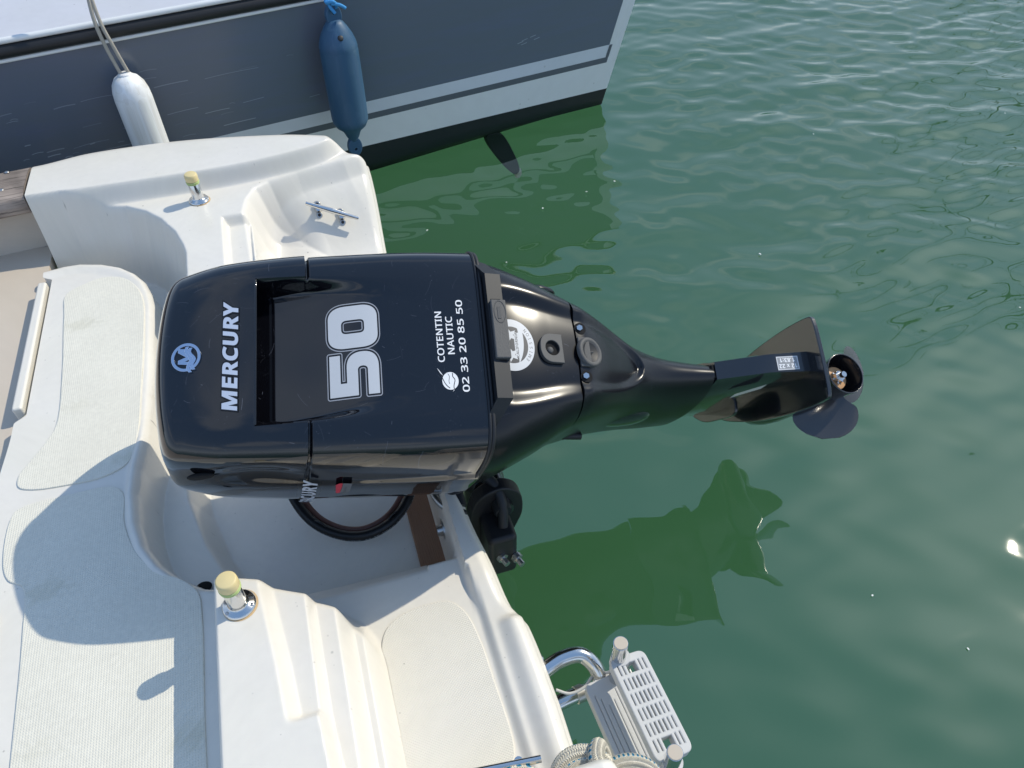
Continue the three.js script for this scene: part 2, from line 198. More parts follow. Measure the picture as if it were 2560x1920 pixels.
{
  const nu = 330, nv = 520, leftU = (v) => -0.632 + 0.020 * ss(-1.645, -1.63, v) * ss(-1.17, -1.19, v) - 0.008 * ss(-1.15, -1.0, v);
  const place = (a, b) => { let u = lerp(-0.632, 0.15, a), v = 0; for (let k = 0; k < 3; k++) { v = lerp(outerV(u), -0.20, b); u = lerp(leftU(v), sternU(v), a); } return [u, v]; };
  const g = grid(nu, nv, (a, b) => { const e = 1 - Math.pow(1 - a, 1.08), [u, v] = place(e, b); return [u, deckHeight(u, v), v]; }, { uv: (a, b, p) => [p[0] * 1.6, p[2] * 1.6], flip: true });
  bpart('deck', g, M.gel);
  // hull below the deck edge: stern and far side
  const rows = [[0, -0.001, 1], [0.006, -0.03, 1], [0.006, -0.10, 1], [0.0, -0.30, 0], [-0.05, -0.75, 0]];
  const ring = []; for (let k = 0; k <= 60; k++) { const [u, v] = place(k / 60, 0); ring.push([u, deckHeight(u, v), v]); } for (let k = 1; k <= 120; k++) { const [u, v] = place(1, k / 120); ring.push([u, deckHeight(u, v), v]); } for (let k = 59; k >= 0; k--) { const [u, v] = place(k / 60, 1); ring.push([u, deckHeight(u, v), v]); }
  bpart('hull', grid(ring.length - 1, 24, (a, b) => { const p = ring[Math.round(a * (ring.length - 1))], t = b * b * 0.9 + b * 0.1; const cx = -0.5, cz = -1.08, k = 1 + 0.012 * Math.sin(Math.min(1, b * 4) * Math.PI) - 0.10 * t; return [cx + (p[0] - cx) * k, lerp(p[1] - 0.0005, -0.22, t), cz + (p[2] - cz) * k]; }, {}), M.gel);
  // bench front, cockpit sole and liner forward of it
  const edge = []; for (let k = 0; k <= 160; k++) { const [u, v] = place(0, k / 160); edge.push([u, deckHeight(u, v), v]); }
  bpart('bench_front', grid(160, 6, (a, b) => { const p = edge[Math.round(a * 160)]; return [p[0] - 0.004 * b, lerp(p[1], 0.10, b), p[2]]; }, { flip: true }), M.gel);
  bpart('cockpit_sole', new THREE.BoxGeometry(1.26, 0.03, 1.62).translate(-1.2705, 0.486, -1.015), M.beige);
  bpart('cockpit_liner', grid(40, 12, (a, b) => { const u = lerp(-0.640, -1.9, a), v = outerV(u) + 0.11; return [u, lerp(0.655, 0.49, b), v + 0.02 * b * b]; }, { uv: (a, b) => [a * 2, b], flip: true }), M.beige);
  bpart('hull_side', grid(40, 8, (a, b) => [lerp(-0.64, -1.9, a), lerp(0.505, -0.2, b), -0.20 - 0.10 * b * b], { flip: true }), M.gel);
  bpart('hull_side', grid(40, 8, (a, b) => { const u = lerp(-0.632, -1.9, a); return [u, lerp(0.64, -0.2, b), outerV(u) + 0.10 * b * b]; }, {}), M.gel);
  // weathered wooden capping
  const wood = bpart('wooden_capping', grid(30, 24, (a, b) => { const u = lerp(-0.641, -1.9, a), t = b * Math.PI * 2, c = Math.cos(t), s = Math.sin(t), sq = (x) => Math.sign(x) * Math.pow(Math.abs(x), 0.5); return [u, 0.632 + 0.030 * sq(s), outerV(u) + 0.083 + 0.075 * sq(c)]; }, { uv: (a, b) => [a * 3.5, b * 1.2], flip: true }), M.greyWood);
  { const e = []; for (let k = 0; k <= 24; k++) { const t = k / 24 * Math.PI * 2, sq = (x) => Math.sign(x) * Math.pow(Math.abs(x), 0.5); e.push(new THREE.Vector2(0.083 + 0.075 * sq(Math.cos(t)), 0.632 + 0.030 * sq(Math.sin(t)))); } const s = new THREE.ShapeGeometry(new THREE.Shape(e)); s.rotateY(-Math.PI / 2); s.translate(-0.6405, 0, outerV(-0.641)); part(wood, 'end_grain', s.translate(-U0, 0, -Vc), M.greyWood); }
  for (const [u, dv] of [[-0.69, 0.03], [-0.69, 0.115]]) part(wood, 'screw', new THREE.SphereGeometry(0.006, 12, 6).scale(1, 0.4, 1).translate(u - U0, 0.662, outerV(u) + dv - Vc), M.dullSteel);
  // moulded anti-slip panels
  const panel = (pts, h, mat, name, smooth = true) => { const s = shapeOf(pts.map(([u, v]) => [u, -v]), smooth, 120); const g = new THREE.ExtrudeGeometry(s, { depth: 0.003, bevelEnabled: true, bevelThickness: 0.0012, bevelSize: 0.0015, bevelSegments: 2 }); g.rotateX(-Math.PI / 2); g.translate(0, h - 0.0026, 0); return bpart(name, g, mat); };
  panel([[-0.572, -1.56], [-0.54, -1.585], [-0.50, -1.60], [-0.455, -1.585], [-0.425, -1.545], [-0.408, -1.49], [-0.402, -1.38], [-0.402, -1.2], [-0.406, -1.06], [-0.42, -1.005], [-0.46, -0.985], [-0.52, -0.985], [-0.575, -0.992], [-0.600, -1.005], [-0.603, -1.03], [-0.588, -1.06], [-0.566, -1.10], [-0.552, -1.14], [-0.556, -1.3], [-0.570, -1.48]], 0.5312, M.grip, 'anti_slip_panel');
  panel([[-0.60, -0.945], [-0.585, -0.955], [-0.52, -0.958], [-0.445, -0.955], [-0.425, -0.935], [-0.420, -0.87], [-0.398, -0.80], [-0.365, -0.755], [-0.325, -0.725], [-0.302, -0.695], [-0.297, -0.65], [-0.297, -0.5], [-0.297, -0.3], [-0.31, -0.22], [-0.40, -0.21], [-0.50, -0.22], [-0.535, -0.30], [-0.545, -0.5], [-0.555, -0.7], [-0.566, -0.79], [-0.590, -0.81], [-0.603, -0.85]], 0.5312, M.grip, 'anti_slip_panel');
  panel([[-0.040, -0.53], [-0.042, -0.555], [-0.028, -0.585], [0.0, -0.600], [0.04, -0.605], [0.078, -0.600], [0.098, -0.575], [0.108, -0.53], [0.112, -0.45], [0.110, -0.34], [0.09, -0.318], [0.03, -0.315], [-0.025, -0.32], [-0.038, -0.345], [-0.040, -0.44]], 0.4564, M.grip2, 'anti_slip_panel');
  // hinged seat board along the front of the bench, with its gap
  bpart('seat_board', [rbox(0.019, 0.12, 0.415, 0.005, -0.629, 0.478, -1.410)], M.gel);
  bpart('seat_hatch', [rbox(0.03, 0.02, 0.30, 0.006, -0.612, 0.530, -0.60)], M.whitePlastic);
  // varnished backing board and bolt in the motor well
  bpart('backing_board', [rbox(0.056, 0.02, 0.60, 0.003, 0.080, 0.352, -1.022)], M.brownWood);
  bpart('drain_hole', new THREE.SphereGeometry(0.014, 20, 10).scale(1, 0.25, 0.8).translate(-0.318, 0.437, -0.765), M.void);
  const hb = (v) => { const b = bpart('transom_bolt', [rod([0.106, 0.405, v], [0.124, 0.405, v], 0.021, 0.021, 24), rod([0.096, 0.405, v], [0.112, 0.405, v], 0.012, 0.012, 6)], M.dullSteel); return b; }; hb(-0.775); hb(-1.22);
  // mooring posts
  const post = (u, v, r, name) => {
    const g = new THREE.Group(); g.name = 'mooring_post'; boat.add(g); g.position.set(u - U0, 0.6195, v - Vc);
    part(g, 'flange', lathe([[0, 0], [r * 1.75, 0], [r * 1.78, 0.003], [r * 1.6, 0.0065], [r * 1.15, 0.008], [r, 0.012], [r * 0.95, 0.05], [0, 0.05]]), M.steel);
    part(g, 'cap', lathe([[0, 0.074], [r * 0.9, 0.0735], [r * 1.08, 0.071], [r * 1.12, 0.066], [r * 1.10, 0.0565], [r * 1.0, 0.0555], [0, 0.0555]]), M.cream);
    part(g, 'rust_stain', new THREE.CircleGeometry(r * 1.86, 32).rotateX(-Math.PI / 2).translate(r * 0.10, 0.0009, r * 0.05), M.rust);
    const ringM = M.capGreen; part(g, 'rubber_ring', new THREE.TorusGeometry(r * 1.02, 0.0018, 8, 32).rotateX(Math.PI / 2).translate(0, 0.0535, 0), ringM); part(g, 'rubber_ring', new THREE.TorusGeometry(r * 1.0, 0.0016, 8, 32).rotateX(Math.PI / 2).translate(0, 0.0495, 0), ringM);
    for (const a of [0.4, 2.5, 4.6]) part(g, 'screw', new THREE.SphereGeometry(0.0035, 10, 6).scale(1, 0.4, 1).translate(Math.cos(a) * r * 1.45, 0.0065, Math.sin(a) * r * 1.45), M.dullSteel);
  };
  post(-0.254, -1.722, 0.0135); post(-0.220, -0.600, 0.0135);
  // horn cleat on the slope of the far recess
  {
    const g = new THREE.Group(); g.name = 'cleat'; boat.add(g);
    const A = [-0.008, -1.729], B = [0.109, -1.635], at = (u, v, up) => [u - U0, deckHeight(u, v) + up, v - Vc];
    const p0 = at(0.018, -1.722, 0), p1 = at(0.072, -1.708, 0);
    const nrm = V3(0.02, 0.62, 0.78).normalize(), off = (p, d) => [p[0] + nrm.x * d, p[1] + nrm.y * d, p[2] + nrm.z * d];
    const bar0 = off(at(-0.010, -1.735, 0), 0.028), bar1 = off(at(0.112, -1.703, 0), 0.028), mid = [(bar0[0] + bar1[0]) / 2, (bar0[1] + bar1[1]) / 2, (bar0[2] + bar1[2]) / 2];
    part(g, 'bar', [rod(bar0, mid, 0.0048, 0.0075, 14), rod(mid, bar1, 0.0075, 0.0048, 14)], M.steel);
    for (const p of [p0, p1]) { part(g, 'leg', [rod(off(p, 0.001), off(p, 0.026), 0.010, 0.006, 14)], M.steel); const along = V3(0, -0.78, 0.62); for (const s of [-0.014, 0.014]) { const q = [p[0] + along.x * s, p[1] + along.y * s, p[2] + along.z * s]; part(g, 'foot', [rod(off(q, -0.001), off(q, 0.006), 0.0095, 0.007, 16)], M.dullSteel); part(g, 'screw', [rod(off(q, 0.005), off(q, 0.0075), 0.0045, 0.004, 10)], M.blackRubber); } }
  }
}
// boarding ladder folded against the stern
{
  const lad = thing('boarding_ladder', 'folded stainless steel ladder with white plastic treads hanging at the stern', 'ladder');
  lad.position.copy(fromBoat(0.3, 0, -0.35)); lad.rotation.y = BOAT_YAW; lad.scale.setScalar(BK);
  const T = (g) => (Array.isArray(g) ? merge(g) : g).translate(-0.3, 0, 0.35);
  part(lad, 'bracket_tube', T(tube([[0.165, 0.39, -0.455], [0.20, 0.40, -0.464], [0.237, 0.404, -0.473], [0.268, 0.403, -0.470], [0.286, 0.39, -0.452], [0.293, 0.36, -0.430], [0.296, 0.30, -0.418]], 0.0135, 60, 16)), M.steel);
  part(lad, 'bracket_tube', T(tube([[0.17, 0.29, -0.43], [0.213, 0.30, -0.44], [0.255, 0.303, -0.445], [0.285, 0.30, -0.447]], 0.0135, 30, 16)), M.steel);
  part(lad, 'sleeve', T(rod([0.256, 0.303, -0.4445], [0.27, 0.302, -0.446], 0.0155, 0.0155, 20)), M.dullSteel);
  for (const [u, h, v] of [[0.196, 0.408, -0.482], [0.198, 0.385, -0.44]]) part(lad, 'clamp_screw', T(new THREE.SphereGeometry(0.011, 16, 10).scale(1, 0.45, 1).translate(u, h, v)), M.steel);
  const rails = [[[0.3165, 0.30, -0.4225], [0.3065, 0.520, -0.4225]], [[0.326, 0.30, -0.252], [0.3155, 0.520, -0.2565]]];
  for (const [a, b] of rails) { const r = part(lad, 'rail', T(rod(a, b, 0.0115, 0.0115, 20)), M.steel); part(r, 'end_plug', T(rod(b, [b[0] - 0.0002, b[1] + 0.002, b[2]], 0.0108, 0.010, 20)), M.stone); }
  // treads: frame with slots cut as holes
  const tread = (cu, h, cv, wu, wv, rows, name, tilt) => {
    const s = new THREE.Shape(), r = 0.012, a = wu / 2, b = wv / 2;
    s.moveTo(-a + r, -b); s.lineTo(a - r, -b); s.quadraticCurveTo(a, -b, a, -b + r); s.lineTo(a, b - r); s.quadraticCurveTo(a, b, a - r, b); s.lineTo(-a + r, b); s.quadraticCurveTo(-a, b, -a, b - r); s.lineTo(-a, -b + r); s.quadraticCurveTo(-a, -b, -a + r, -b);
    for (const [x0, x1, y0, y1] of rows) { const p = new THREE.Path(); p.moveTo(x0, y0); p.lineTo(x0, y1); p.lineTo(x1, y1); p.lineTo(x1, y0); p.closePath(); s.holes.push(p); }
    const g = new THREE.ExtrudeGeometry(s, { depth: 0.014, bevelEnabled: true, bevelThickness: 0.002, bevelSize: 0.0018, bevelSegments: 2, curveSegments: 8 }); g.rotateX(-Math.PI / 2); g.rotateZ(tilt); g.rotateY(0.05); g.translate(cu, h, cv);
    return part(lad, 'tread', T(g), M.whitePlastic);
  };
  const A = [], B = [];
  for (const x of [-0.022, -0.0145, 0.0145, 0.022]) for (let k = 0; k < 6; k++) { const y0 = -0.070 + k * 0.0236; A.push([x - 0.0024, x + 0.0024, y0 + 0.0015, y0 + 0.0215]); }
  for (let k = 1; k < 5; k++) for (const x of [-0.0072, 0, 0.0072]) { const y0 = -0.070 + k * 0.0236; A.push([x - 0.0028, x + 0.0028, y0 + 0.0015, y0 + 0.0215]); }
  for (const k of [0, 5]) { const y0 = -0.070 + k * 0.0236; A.push([-0.010, 0.010, y0 + 0.002, y0 + 0.021]); }
  for (const [x, e] of [[-0.022, 0.066], [-0.0145, 0.058], [-0.0055, 0.045], [0.0055, 0.05], [0.0145, 0.066], [0.022, 0.066]]) B.push([x - 0.002, x + 0.002, -0.068, e]);
  const tA = tread(0.3245, 0.452, -0.3435, 0.058, 0.158, A, 'tread', -0.10);
  for (const v of [-0.398, -0.288]) part(tA, 'wing_nut', T([new THREE.SphereGeometry(0.0045, 10, 8).translate(0.321, 0.452, v), rbox(0.003, 0.004, 0.014, 0.001, 0.321, 0.455, v)]), M.dullSteel);
  for (const [u, v] of [[0.313, -0.4225], [0.3225, -0.258]]) part(tA, 'socket', T(rod([u, 0.443, v], [u - 0.001, 0.470, v], 0.0165, 0.0150, 24)), M.whitePlastic);
  const tB = tread(0.2925, 0.372, -0.342, 0.060, 0.170, B, 'tread', -0.06); part(tB, 'socket', T(rod([0.294, 0.345, -0.426], [0.294, 0.382, -0.427], 0.0165, 0.0150, 24)), M.whitePlastic);
  part(lad, 'lashing_cord', T(tube([[0.214, 0.375, -0.438], [0.235, 0.368, -0.428], [0.262, 0.370, -0.430], [0.282, 0.376, -0.441], [0.296, 0.374, -0.441], [0.304, 0.395, -0.432], [0.312, 0.430, -0.424]], 0.0026, 60, 8)), M.whitePlastic);
}
// mooring rope lying on the quay-side corner of the stern, made fast to a cleat
{
  const ropeTex = dataTex(256, (x, y) => { const a = (x * 24 + Math.abs(((y * 10) % 1) - 0.5) * 1.2) % 1, rowI = Math.floor(y * 10); const blue = (rowI % 5 === 1) && ((x * 6) % 1) < 0.42; const sh = 0.88 + 0.12 * Math.sin(a * Math.PI); const n = 0.94 + 0.2 * tn(x, y, 30, 4); return blue ? [0.12 * n, 0.55 * n, 0.72 * n] : [0.97 * sh * n, 0.94 * sh * n, 0.86 * sh * n]; }, { srgb: true });
  const ropeBump = dataTex(256, (x, y) => { const a = (x * 24 + Math.abs(((y * 10) % 1) - 0.5) * 1.2) % 1; return Math.sin(a * Math.PI) * Math.sin(((y * 10) % 1) * Math.PI); });
  ropeTex.repeat.set(5, 1); ropeBump.repeat.set(5, 1);
  const rm = new THREE.MeshPhysicalMaterial({ map: ropeTex, bumpMap: ropeBump, bumpScale: 0.003, roughness: 0.85 });
  const rope = thing('mooring_rope', 'cream braided mooring rope with blue flecks coiled at the stern corner', 'rope');
  rope.position.copy(fromBoat(0.18, 0.5, -0.28)); rope.rotation.y = BOAT_YAW; rope.scale.setScalar(BK); const T = (g) => g.translate(-0.18, -0.506, 0.292), r = 0.0112;
  part(rope, 'coil', T(tube([[0.02, 0.545, -0.262], [0.06, 0.556, -0.292], [0.095, 0.556, -0.300], [0.118, 0.548, -0.290], [0.10, 0.540, -0.265], [0.14, 0.545, -0.255], [0.150, 0.556, -0.286], [0.168, 0.566, -0.296], [0.195, 0.568, -0.292], [0.214, 0.560, -0.272], [0.205, 0.552, -0.245]], r, 160, 14)), rm);
  part(rope, 'coil', T(tube([[0.148, 0.550, -0.262], [0.165, 0.562, -0.280], [0.190, 0.566, -0.280], [0.206, 0.560, -0.262], [0.214, 0.556, -0.285], [0.208, 0.576, -0.294], [0.198, 0.585, -0.276], [0.207, 0.580, -0.252]], r, 120, 14)), rm);
  part(rope, 'coil', T(tube([[0.200, 0.552, -0.248], [0.222, 0.560, -0.268], [0.246, 0.562, -0.266], [0.268, 0.552, -0.252], [0.272, 0.530, -0.232], [0.262, 0.505, -0.212]], r, 100, 14)), rm);
  const cl = new THREE.Group(); cl.name = 'cleat'; boat.add(cl);
  part(cl, 'bar', rod([0.035 - U0, 0.545, -0.3085 - Vc], [0.134 - U0, 0.548, -0.2965 - Vc], 0.0062, 0.0050, 16), M.steel);
  for (const u of [0.07, 0.105]) part(cl, 'leg', rod([u - U0, 0.49, -0.300 - Vc], [u - U0, 0.545, -0.304 - Vc], 0.009, 0.006, 14), M.steel);
}

// ------------------------------------------------------------------ the tilted outboard motor (s down the leg, n aft face up, w quay side)
const motor = thing('outboard_motor', 'black outboard motor tilted up out of the water on the stern', 'outboard motor');
{
  const y = THREE.MathUtils.degToRad(-13), p = THREE.MathUtils.degToRad(13), r = THREE.MathUtils.degToRad(26);
  const a = V3(Math.cos(p) * Math.cos(y), -Math.sin(p), Math.cos(p) * Math.sin(y)), w0 = V3(-Math.sin(y), 0, Math.cos(y)), n0 = V3().crossVectors(w0, a).normalize();
  const n = n0.clone().multiplyScalar(Math.cos(r)).addScaledVector(w0, Math.sin(r)), w = w0.clone().multiplyScalar(Math.cos(r)).addScaledVector(n0, -Math.sin(r));
  motor.quaternion.setFromRotationMatrix(new THREE.Matrix4().makeBasis(a, n, w)); motor.position.set(-0.249, 0.773, -0.871).addScaledVector(w, -0.008); motor.updateMatrixWorld(true);
}
const boatToMotor = motor.matrixWorld.clone().invert().multiply(boatMatrix);
{
  // paint: navy-black with fine flake and hairline scratches
  const scratch = (seed, count, hazeAmt) => canvasTex(1024, 1024, (c, W, H) => {
    const R = rng(seed); c.fillStyle = '#0d0e13'; c.fillRect(0, 0, W, H);
    for (let k = 0; k < 5200; k++) { const v = 40 + R() * 70; c.fillStyle = `rgba(${v},${v},${v * 1.1},${0.25 + R() * 0.4})`; c.fillRect(R() * W, R() * H, 1, 1); }
    for (let k = 0; k < count; k++) { const x = R() * W, y = R() * H, an = R() * 6.28, L = 6 + R() * R() * 90, q = (R() - 0.5) * L * 0.4; c.strokeStyle = `rgba(190,196,206,${0.08 + R() * R() * 0.6})`; c.lineWidth = 0.5 + R() * 0.8; c.beginPath(); c.moveTo(x, y); c.quadraticCurveTo(x + Math.cos(an) * L / 2 - q * Math.sin(an), y + Math.sin(an) * L / 2 + q * Math.cos(an), x + Math.cos(an) * L, y + Math.sin(an) * L); c.stroke(); }
    for (let k = 0; k < hazeAmt; k++) { const x = R() * W, y = R() * H; for (let i = 0; i < 22; i++) { c.fillStyle = `rgba(185,190,198,${0.12 + R() * 0.38})`; const s = R() < 0.8 ? 1 : 2; c.fillRect(x + (R() + R() - 1) * 40, y + (R() + R() - 1) * 40, s, s); } }
  });
  const mapA = scratch(3, 260, 26), mapB = scratch(9, 120, 20); for (const t of [mapA, mapB]) { t.wrapS = t.wrapT = THREE.RepeatWrapping; }
  const roughA = dataTex(256, (x, y) => { const v = 0.5 + 0.5 * tn(x, y, 8, 3) + 0.25 * tn(x, y, 40, 6); return [v, v, v]; });
  const paint = new THREE.MeshPhysicalMaterial({ color: lin(0.9, 0.9, 0.95), map: mapA, roughness: 0.06, ior: 1.42, clearcoat: 0.75, clearcoatRoughness: 0.03 });
  const paint2 = new THREE.MeshPhysicalMaterial({ color: lin(0.8, 0.82, 0.88), map: mapB, roughness: 0.25, ior: 1.5 });
  const gloss = new THREE.MeshPhysicalMaterial({ color: lin(0.009, 0.010, 0.013), roughness: 0.22, clearcoat: 1, clearcoatRoughness: 0.05 });
  const satin = new THREE.MeshPhysicalMaterial({ color: lin(0.010, 0.013, 0.018), roughness: 0.55 });
  const greyPlastic = new THREE.MeshPhysicalMaterial({ color: lin(0.085, 0.085, 0.085), roughness: 0.62, bumpMap: gelBump, bumpScale: 0.0006 });
  const gapMat = M.void;

  // cross-sections: super-ellipse, flat top, polar sampled
  const W = prof([[-0.316, 0.130], [-0.3145, 0.144], [-0.310, 0.152], [-0.301, 0.158], [-0.28, 0.164], [-0.25, 0.170], [-0.2, 0.177], [-0.1, 0.185], [0, 0.190], [0.1, 0.193], [0.208, 0.193]]);
  const nT = prof([[-0.316, -0.135], [-0.314, -0.105], [-0.308, -0.082], [-0.298, -0.067], [-0.28, -0.057], [-0.245, -0.043], [-0.2, -0.028], [-0.16, -0.017], [-0.1, -0.004], [0, 0.012], [0.1, 0.026], [0.208, 0.036]]);
  const nM = (s) => Math.min(nT(s) - 0.03, lerp(-0.20, -0.150, ss(-0.32, 0.2, s)));
  const nB = prof([[-0.316, -0.30], [-0.312, -0.35], [-0.30, -0.385], [-0.25, -0.41], [-0.1, -0.43], [0.208, -0.42]]);
  const eT = 6.5, bow = (s, w) => 0.013 * Math.pow(w / 0.14, 2) * ss(-0.20, -0.31, s), draft = (drop) => 1 + 0.06 * ss(0.01, 0.16, drop);
  const topN = (s, w) => { const m = nM(s), q = Math.min(0.999, Math.abs(w) / W(s)); return m + (nT(s) - m) * Math.pow(1 - Math.pow(q, eT), 1 / eT); };
  const recess = (s, w) => { const D = ss(-0.205, -0.188, s) * (0.034 * (1 - ss(-0.16, 0.05, s)) + 0.010 * (1 - ss(-0.05, 0.19, s))), soft = 0.010 + 0.10 * ss(-0.12, 0.18, s) * 0.5, edge = 0.123; return D * (1 - ss(edge - soft, edge, Math.abs(w))); };
  const sect = (s, phi, off = 0) => { const m = nM(s), c = Math.cos(phi), q = Math.sin(phi), up = q >= 0, Hh = up ? nT(s) - m : m - nB(s), e = up ? eT : 2.6, r = Math.pow(Math.pow(Math.abs(c) / W(s), e) + Math.pow(Math.abs(q) / Hh, e), -1 / e) + off, nn = m + q * r, w = c * r * draft(nT(s) - nn); return [s + bow(s, w), nn, w]; };
  const cowlPt = (s, phi) => { const p = sect(s, phi); if (Math.sin(phi) > 0) { p[1] -= recess(s, p[2]); if (Math.abs(p[2]) > 0.118) { const k = Math.exp(-Math.pow((s + 0.0795) / 0.0022, 4)); p[1] -= 0.005 * k; p[2] *= 1 - 0.02 * k; } }
    // dished flank behind the air inlet
    const side = Math.abs(p[2]), drop = nT(s) - p[1]; if (Math.sin(phi) > -0.2 && drop > 0.03) { const k = Math.exp(-Math.pow((s + 0.155) / 0.07, 2)) * Math.exp(-Math.pow((drop - 0.085) / 0.032, 2)); p[2] -= Math.sign(p[2]) * 0.011 * k; const k2 = ss(0.105, 0.125, drop) * ss(-0.25, -0.10, s); p[2] += Math.sign(p[2]) * 0.004 * k2; }
    return p; };
  const sList = (t, a, b) => lerp(a, b, t);
  const cowlS = (t) => -0.316 + 0.521 * (t < 0.12 ? Math.pow(t / 0.12, 1.6) * 0.06 : 0.06 + (t - 0.12) / 0.88 * 0.94);
  const uvm = (a, b, p) => [p[0] * 2.1 + 0.1, p[2] * 2.1 + p[1] * 0.8];
  const phiMap = (a) => a * Math.PI * 2;
  part(motor, 'cowl', grid(360, 240, (a, b) => cowlPt(cowlS(b), phiMap(a)), { uv: uvm, closeU: true, flip: false }), paint);
  part(motor, 'cowl_front', grid(180, 8, (a, b) => { const p = cowlPt(-0.316, phiMap(a)), k = 1 - b, m = -0.235; return [p[0] - 0.010 * (1 - k * k) - (1 - k) * bow(-0.316, p[2]), m + (p[1] - m) * k, p[2] * k]; }, { uv: uvm, closeU: true, flip: true }), paint);
  // front cap with two arms round the air scoop
  {
    const lim = (s, d = 0.029) => { const m = nM(s), Hh = nT(s) - m, q = (Hh - d) / Hh; return Math.atan2(Hh - d, W(s) * Math.pow(1 - Math.pow(q, eT), 1 / eT)); };
    const off = 0.0035;
    const patch = (sa, sb, pa, pb, nu, nv) => { const top = (a, b) => { const s = lerp(sa, sb, b); return sect(s, lerp(pa(s), pb(s), a), off); }, bot = (a, b) => { const p = top(a, b); return [p[0], p[1] - 0.012, p[2] * 0.985]; };
      const L = [grid(nu, nv, top, { uv: uvm })];
      L.push(grid(nu, 3, (a, b) => { const p = top(a, 1), k = b; return [p[0] + 0.0015 * Math.sin(k * Math.PI / 2), p[1] - 0.012 * k, p[2]]; }, { uv: uvm }));
      L.push(grid(nv, 2, (a, b) => { const p = top(0, a); return [p[0], p[1] - 0.004 * b, p[2] * (1 - 0.022 * b)]; }, { uv: uvm, flip: true })); L.push(grid(nv, 2, (a, b) => { const p = top(1, a); return [p[0], p[1] - (pb(sb) > 1.3 && pb(sb) < 1.9 ? 0.012 : 0.004) * b, p[2] * (1 - 0.022 * b)]; }, { uv: uvm })); return L; };
    const phiW = (s, w) => Math.atan2(topN(s, w) - nM(s), w);
    const main = patch(-0.3155, -0.160, (s) => lim(s), (s) => Math.PI - lim(s), 120, 60), near = patch(-0.160, -0.082, (s) => lim(s), (s) => phiW(s, 0.1235), 30, 20), far = patch(-0.160, -0.082, (s) => phiW(s, -0.1235), (s) => Math.PI - lim(s), 30, 20);
    const inner = (sg) => grid(20, 3, (a, b) => { const s = lerp(-0.160, -0.082, a), p = sect(s, phiW(s, sg * 0.1235), off); return [p[0], p[1] - 0.016 * b, p[2]]; }, { uv: uvm, flip: sg < 0 });
    const lip = []; for (let i = 0; i <= 24; i++) { const w = lerp(-0.1235, 0.1235, i / 24); lip.push([-0.1595, topN(-0.16, w) + 0.0018, w]); }
    part(motor, 'cowl_cap', [...main, ...near, ...far, inner(1), inner(-1), tube(lip, 0.0022, 60, 8)], paint);
  }
  // dark inlet on the quay-side flank and its twin
  for (const sg of [1, -1]) part(motor, 'air_inlet', new THREE.SphereGeometry(0.016, 20, 12).scale(1.5, 0.7, 0.35).rotateZ(0.5).translate(-0.243, -0.122, sg * 0.1765), M.void);
  // rubber joint round the bottom of the cowl
  const joint = (s, k, rad) => { const pts = []; for (let i = 0; i < 120; i++) { const p = sect(s, i / 120 * Math.PI * 2); pts.push(V3(p[0], nM(s) + (p[1] - nM(s)) * k, p[2] * k)); } return new THREE.TubeGeometry(new THREE.CatmullRomCurve3(pts, true), 240, rad, 8, true); };
  part(motor, 'cowl_seal', [joint(0.2065, 0.992, 0.0042)], M.blackRubber); part(motor, 'trim_bead', [joint(0.2005, 1.004, 0.0028)], satin);

  // decals: thin printed films that follow the surface (text reads from the quay side to the far side)
  const film = (s0, s1, w0, w1, tex, name, rough = 0.35, metal = 0, lab, hN = (s, w) => topN(s, w) - recess(s, w), off = 0.0007, parent = motor) => { const g = grid(40, 30, (a, b) => { const s = lerp(s0, s1, b), w = lerp(w1, w0, a); return [s, hN(s, w) + off, w]; }, { uv: (a, b) => [a, 1 - b] }); const m = new THREE.MeshPhysicalMaterial({ map: tex, transparent: true, roughness: rough, metalness: metal }); return part(parent, name, g, m, lab); };
  const word = canvasTex(1024, 256, (c, w, h) => { c.clearRect(0, 0, w, h); c.save(); c.translate(30, 196); c.transform(1, 0, -0.16, 1, 20, 0); c.font = 'bold 190px sans-serif'; const tw = c.measureText('MERCURY').width; c.scale(900 / tw, 1.05); c.lineJoin = 'miter'; c.lineWidth = 30; c.strokeStyle = '#0a0c12'; c.strokeText('MERCURY', 0, 0); c.lineWidth = 7; c.strokeStyle = '#b4bfd2'; c.fillStyle = '#b4bfd2'; c.strokeText('MERCURY', 0, 0); c.fillText('MERCURY', 0, 0); c.restore(); });
  film(-0.216, -0.177, -0.096, 0.112, word, 'lettering', 0.35, 0, 'silver block lettering on the cowl cap', (s, w) => topN(s, w) + 0.0035);
  const fifty = canvasTex(1024, 640, (c, w, h) => {
    c.clearRect(0, 0, w, h); const draw = (fn) => { c.lineJoin = 'round'; c.lineWidth = 58; c.strokeStyle = '#9a9da4'; fn(); c.stroke(); c.lineWidth = 36; c.strokeStyle = '#0c0e13'; fn(); c.stroke(); fn(); c.fillStyle = '#c3c6ca'; c.fill('evenodd'); };
    const five = () => { c.beginPath(); c.moveTo(40, 45); c.lineTo(470, 45); c.lineTo(470, 165); c.lineTo(175, 165); c.lineTo(175, 235); c.lineTo(330, 235); c.bezierCurveTo(440, 235, 490, 300, 490, 415); c.bezierCurveTo(490, 540, 430, 595, 320, 595); c.lineTo(40, 595); c.lineTo(40, 470); c.lineTo(300, 470); c.bezierCurveTo(352, 470, 355, 360, 300, 360); c.lineTo(40, 360); c.closePath(); };
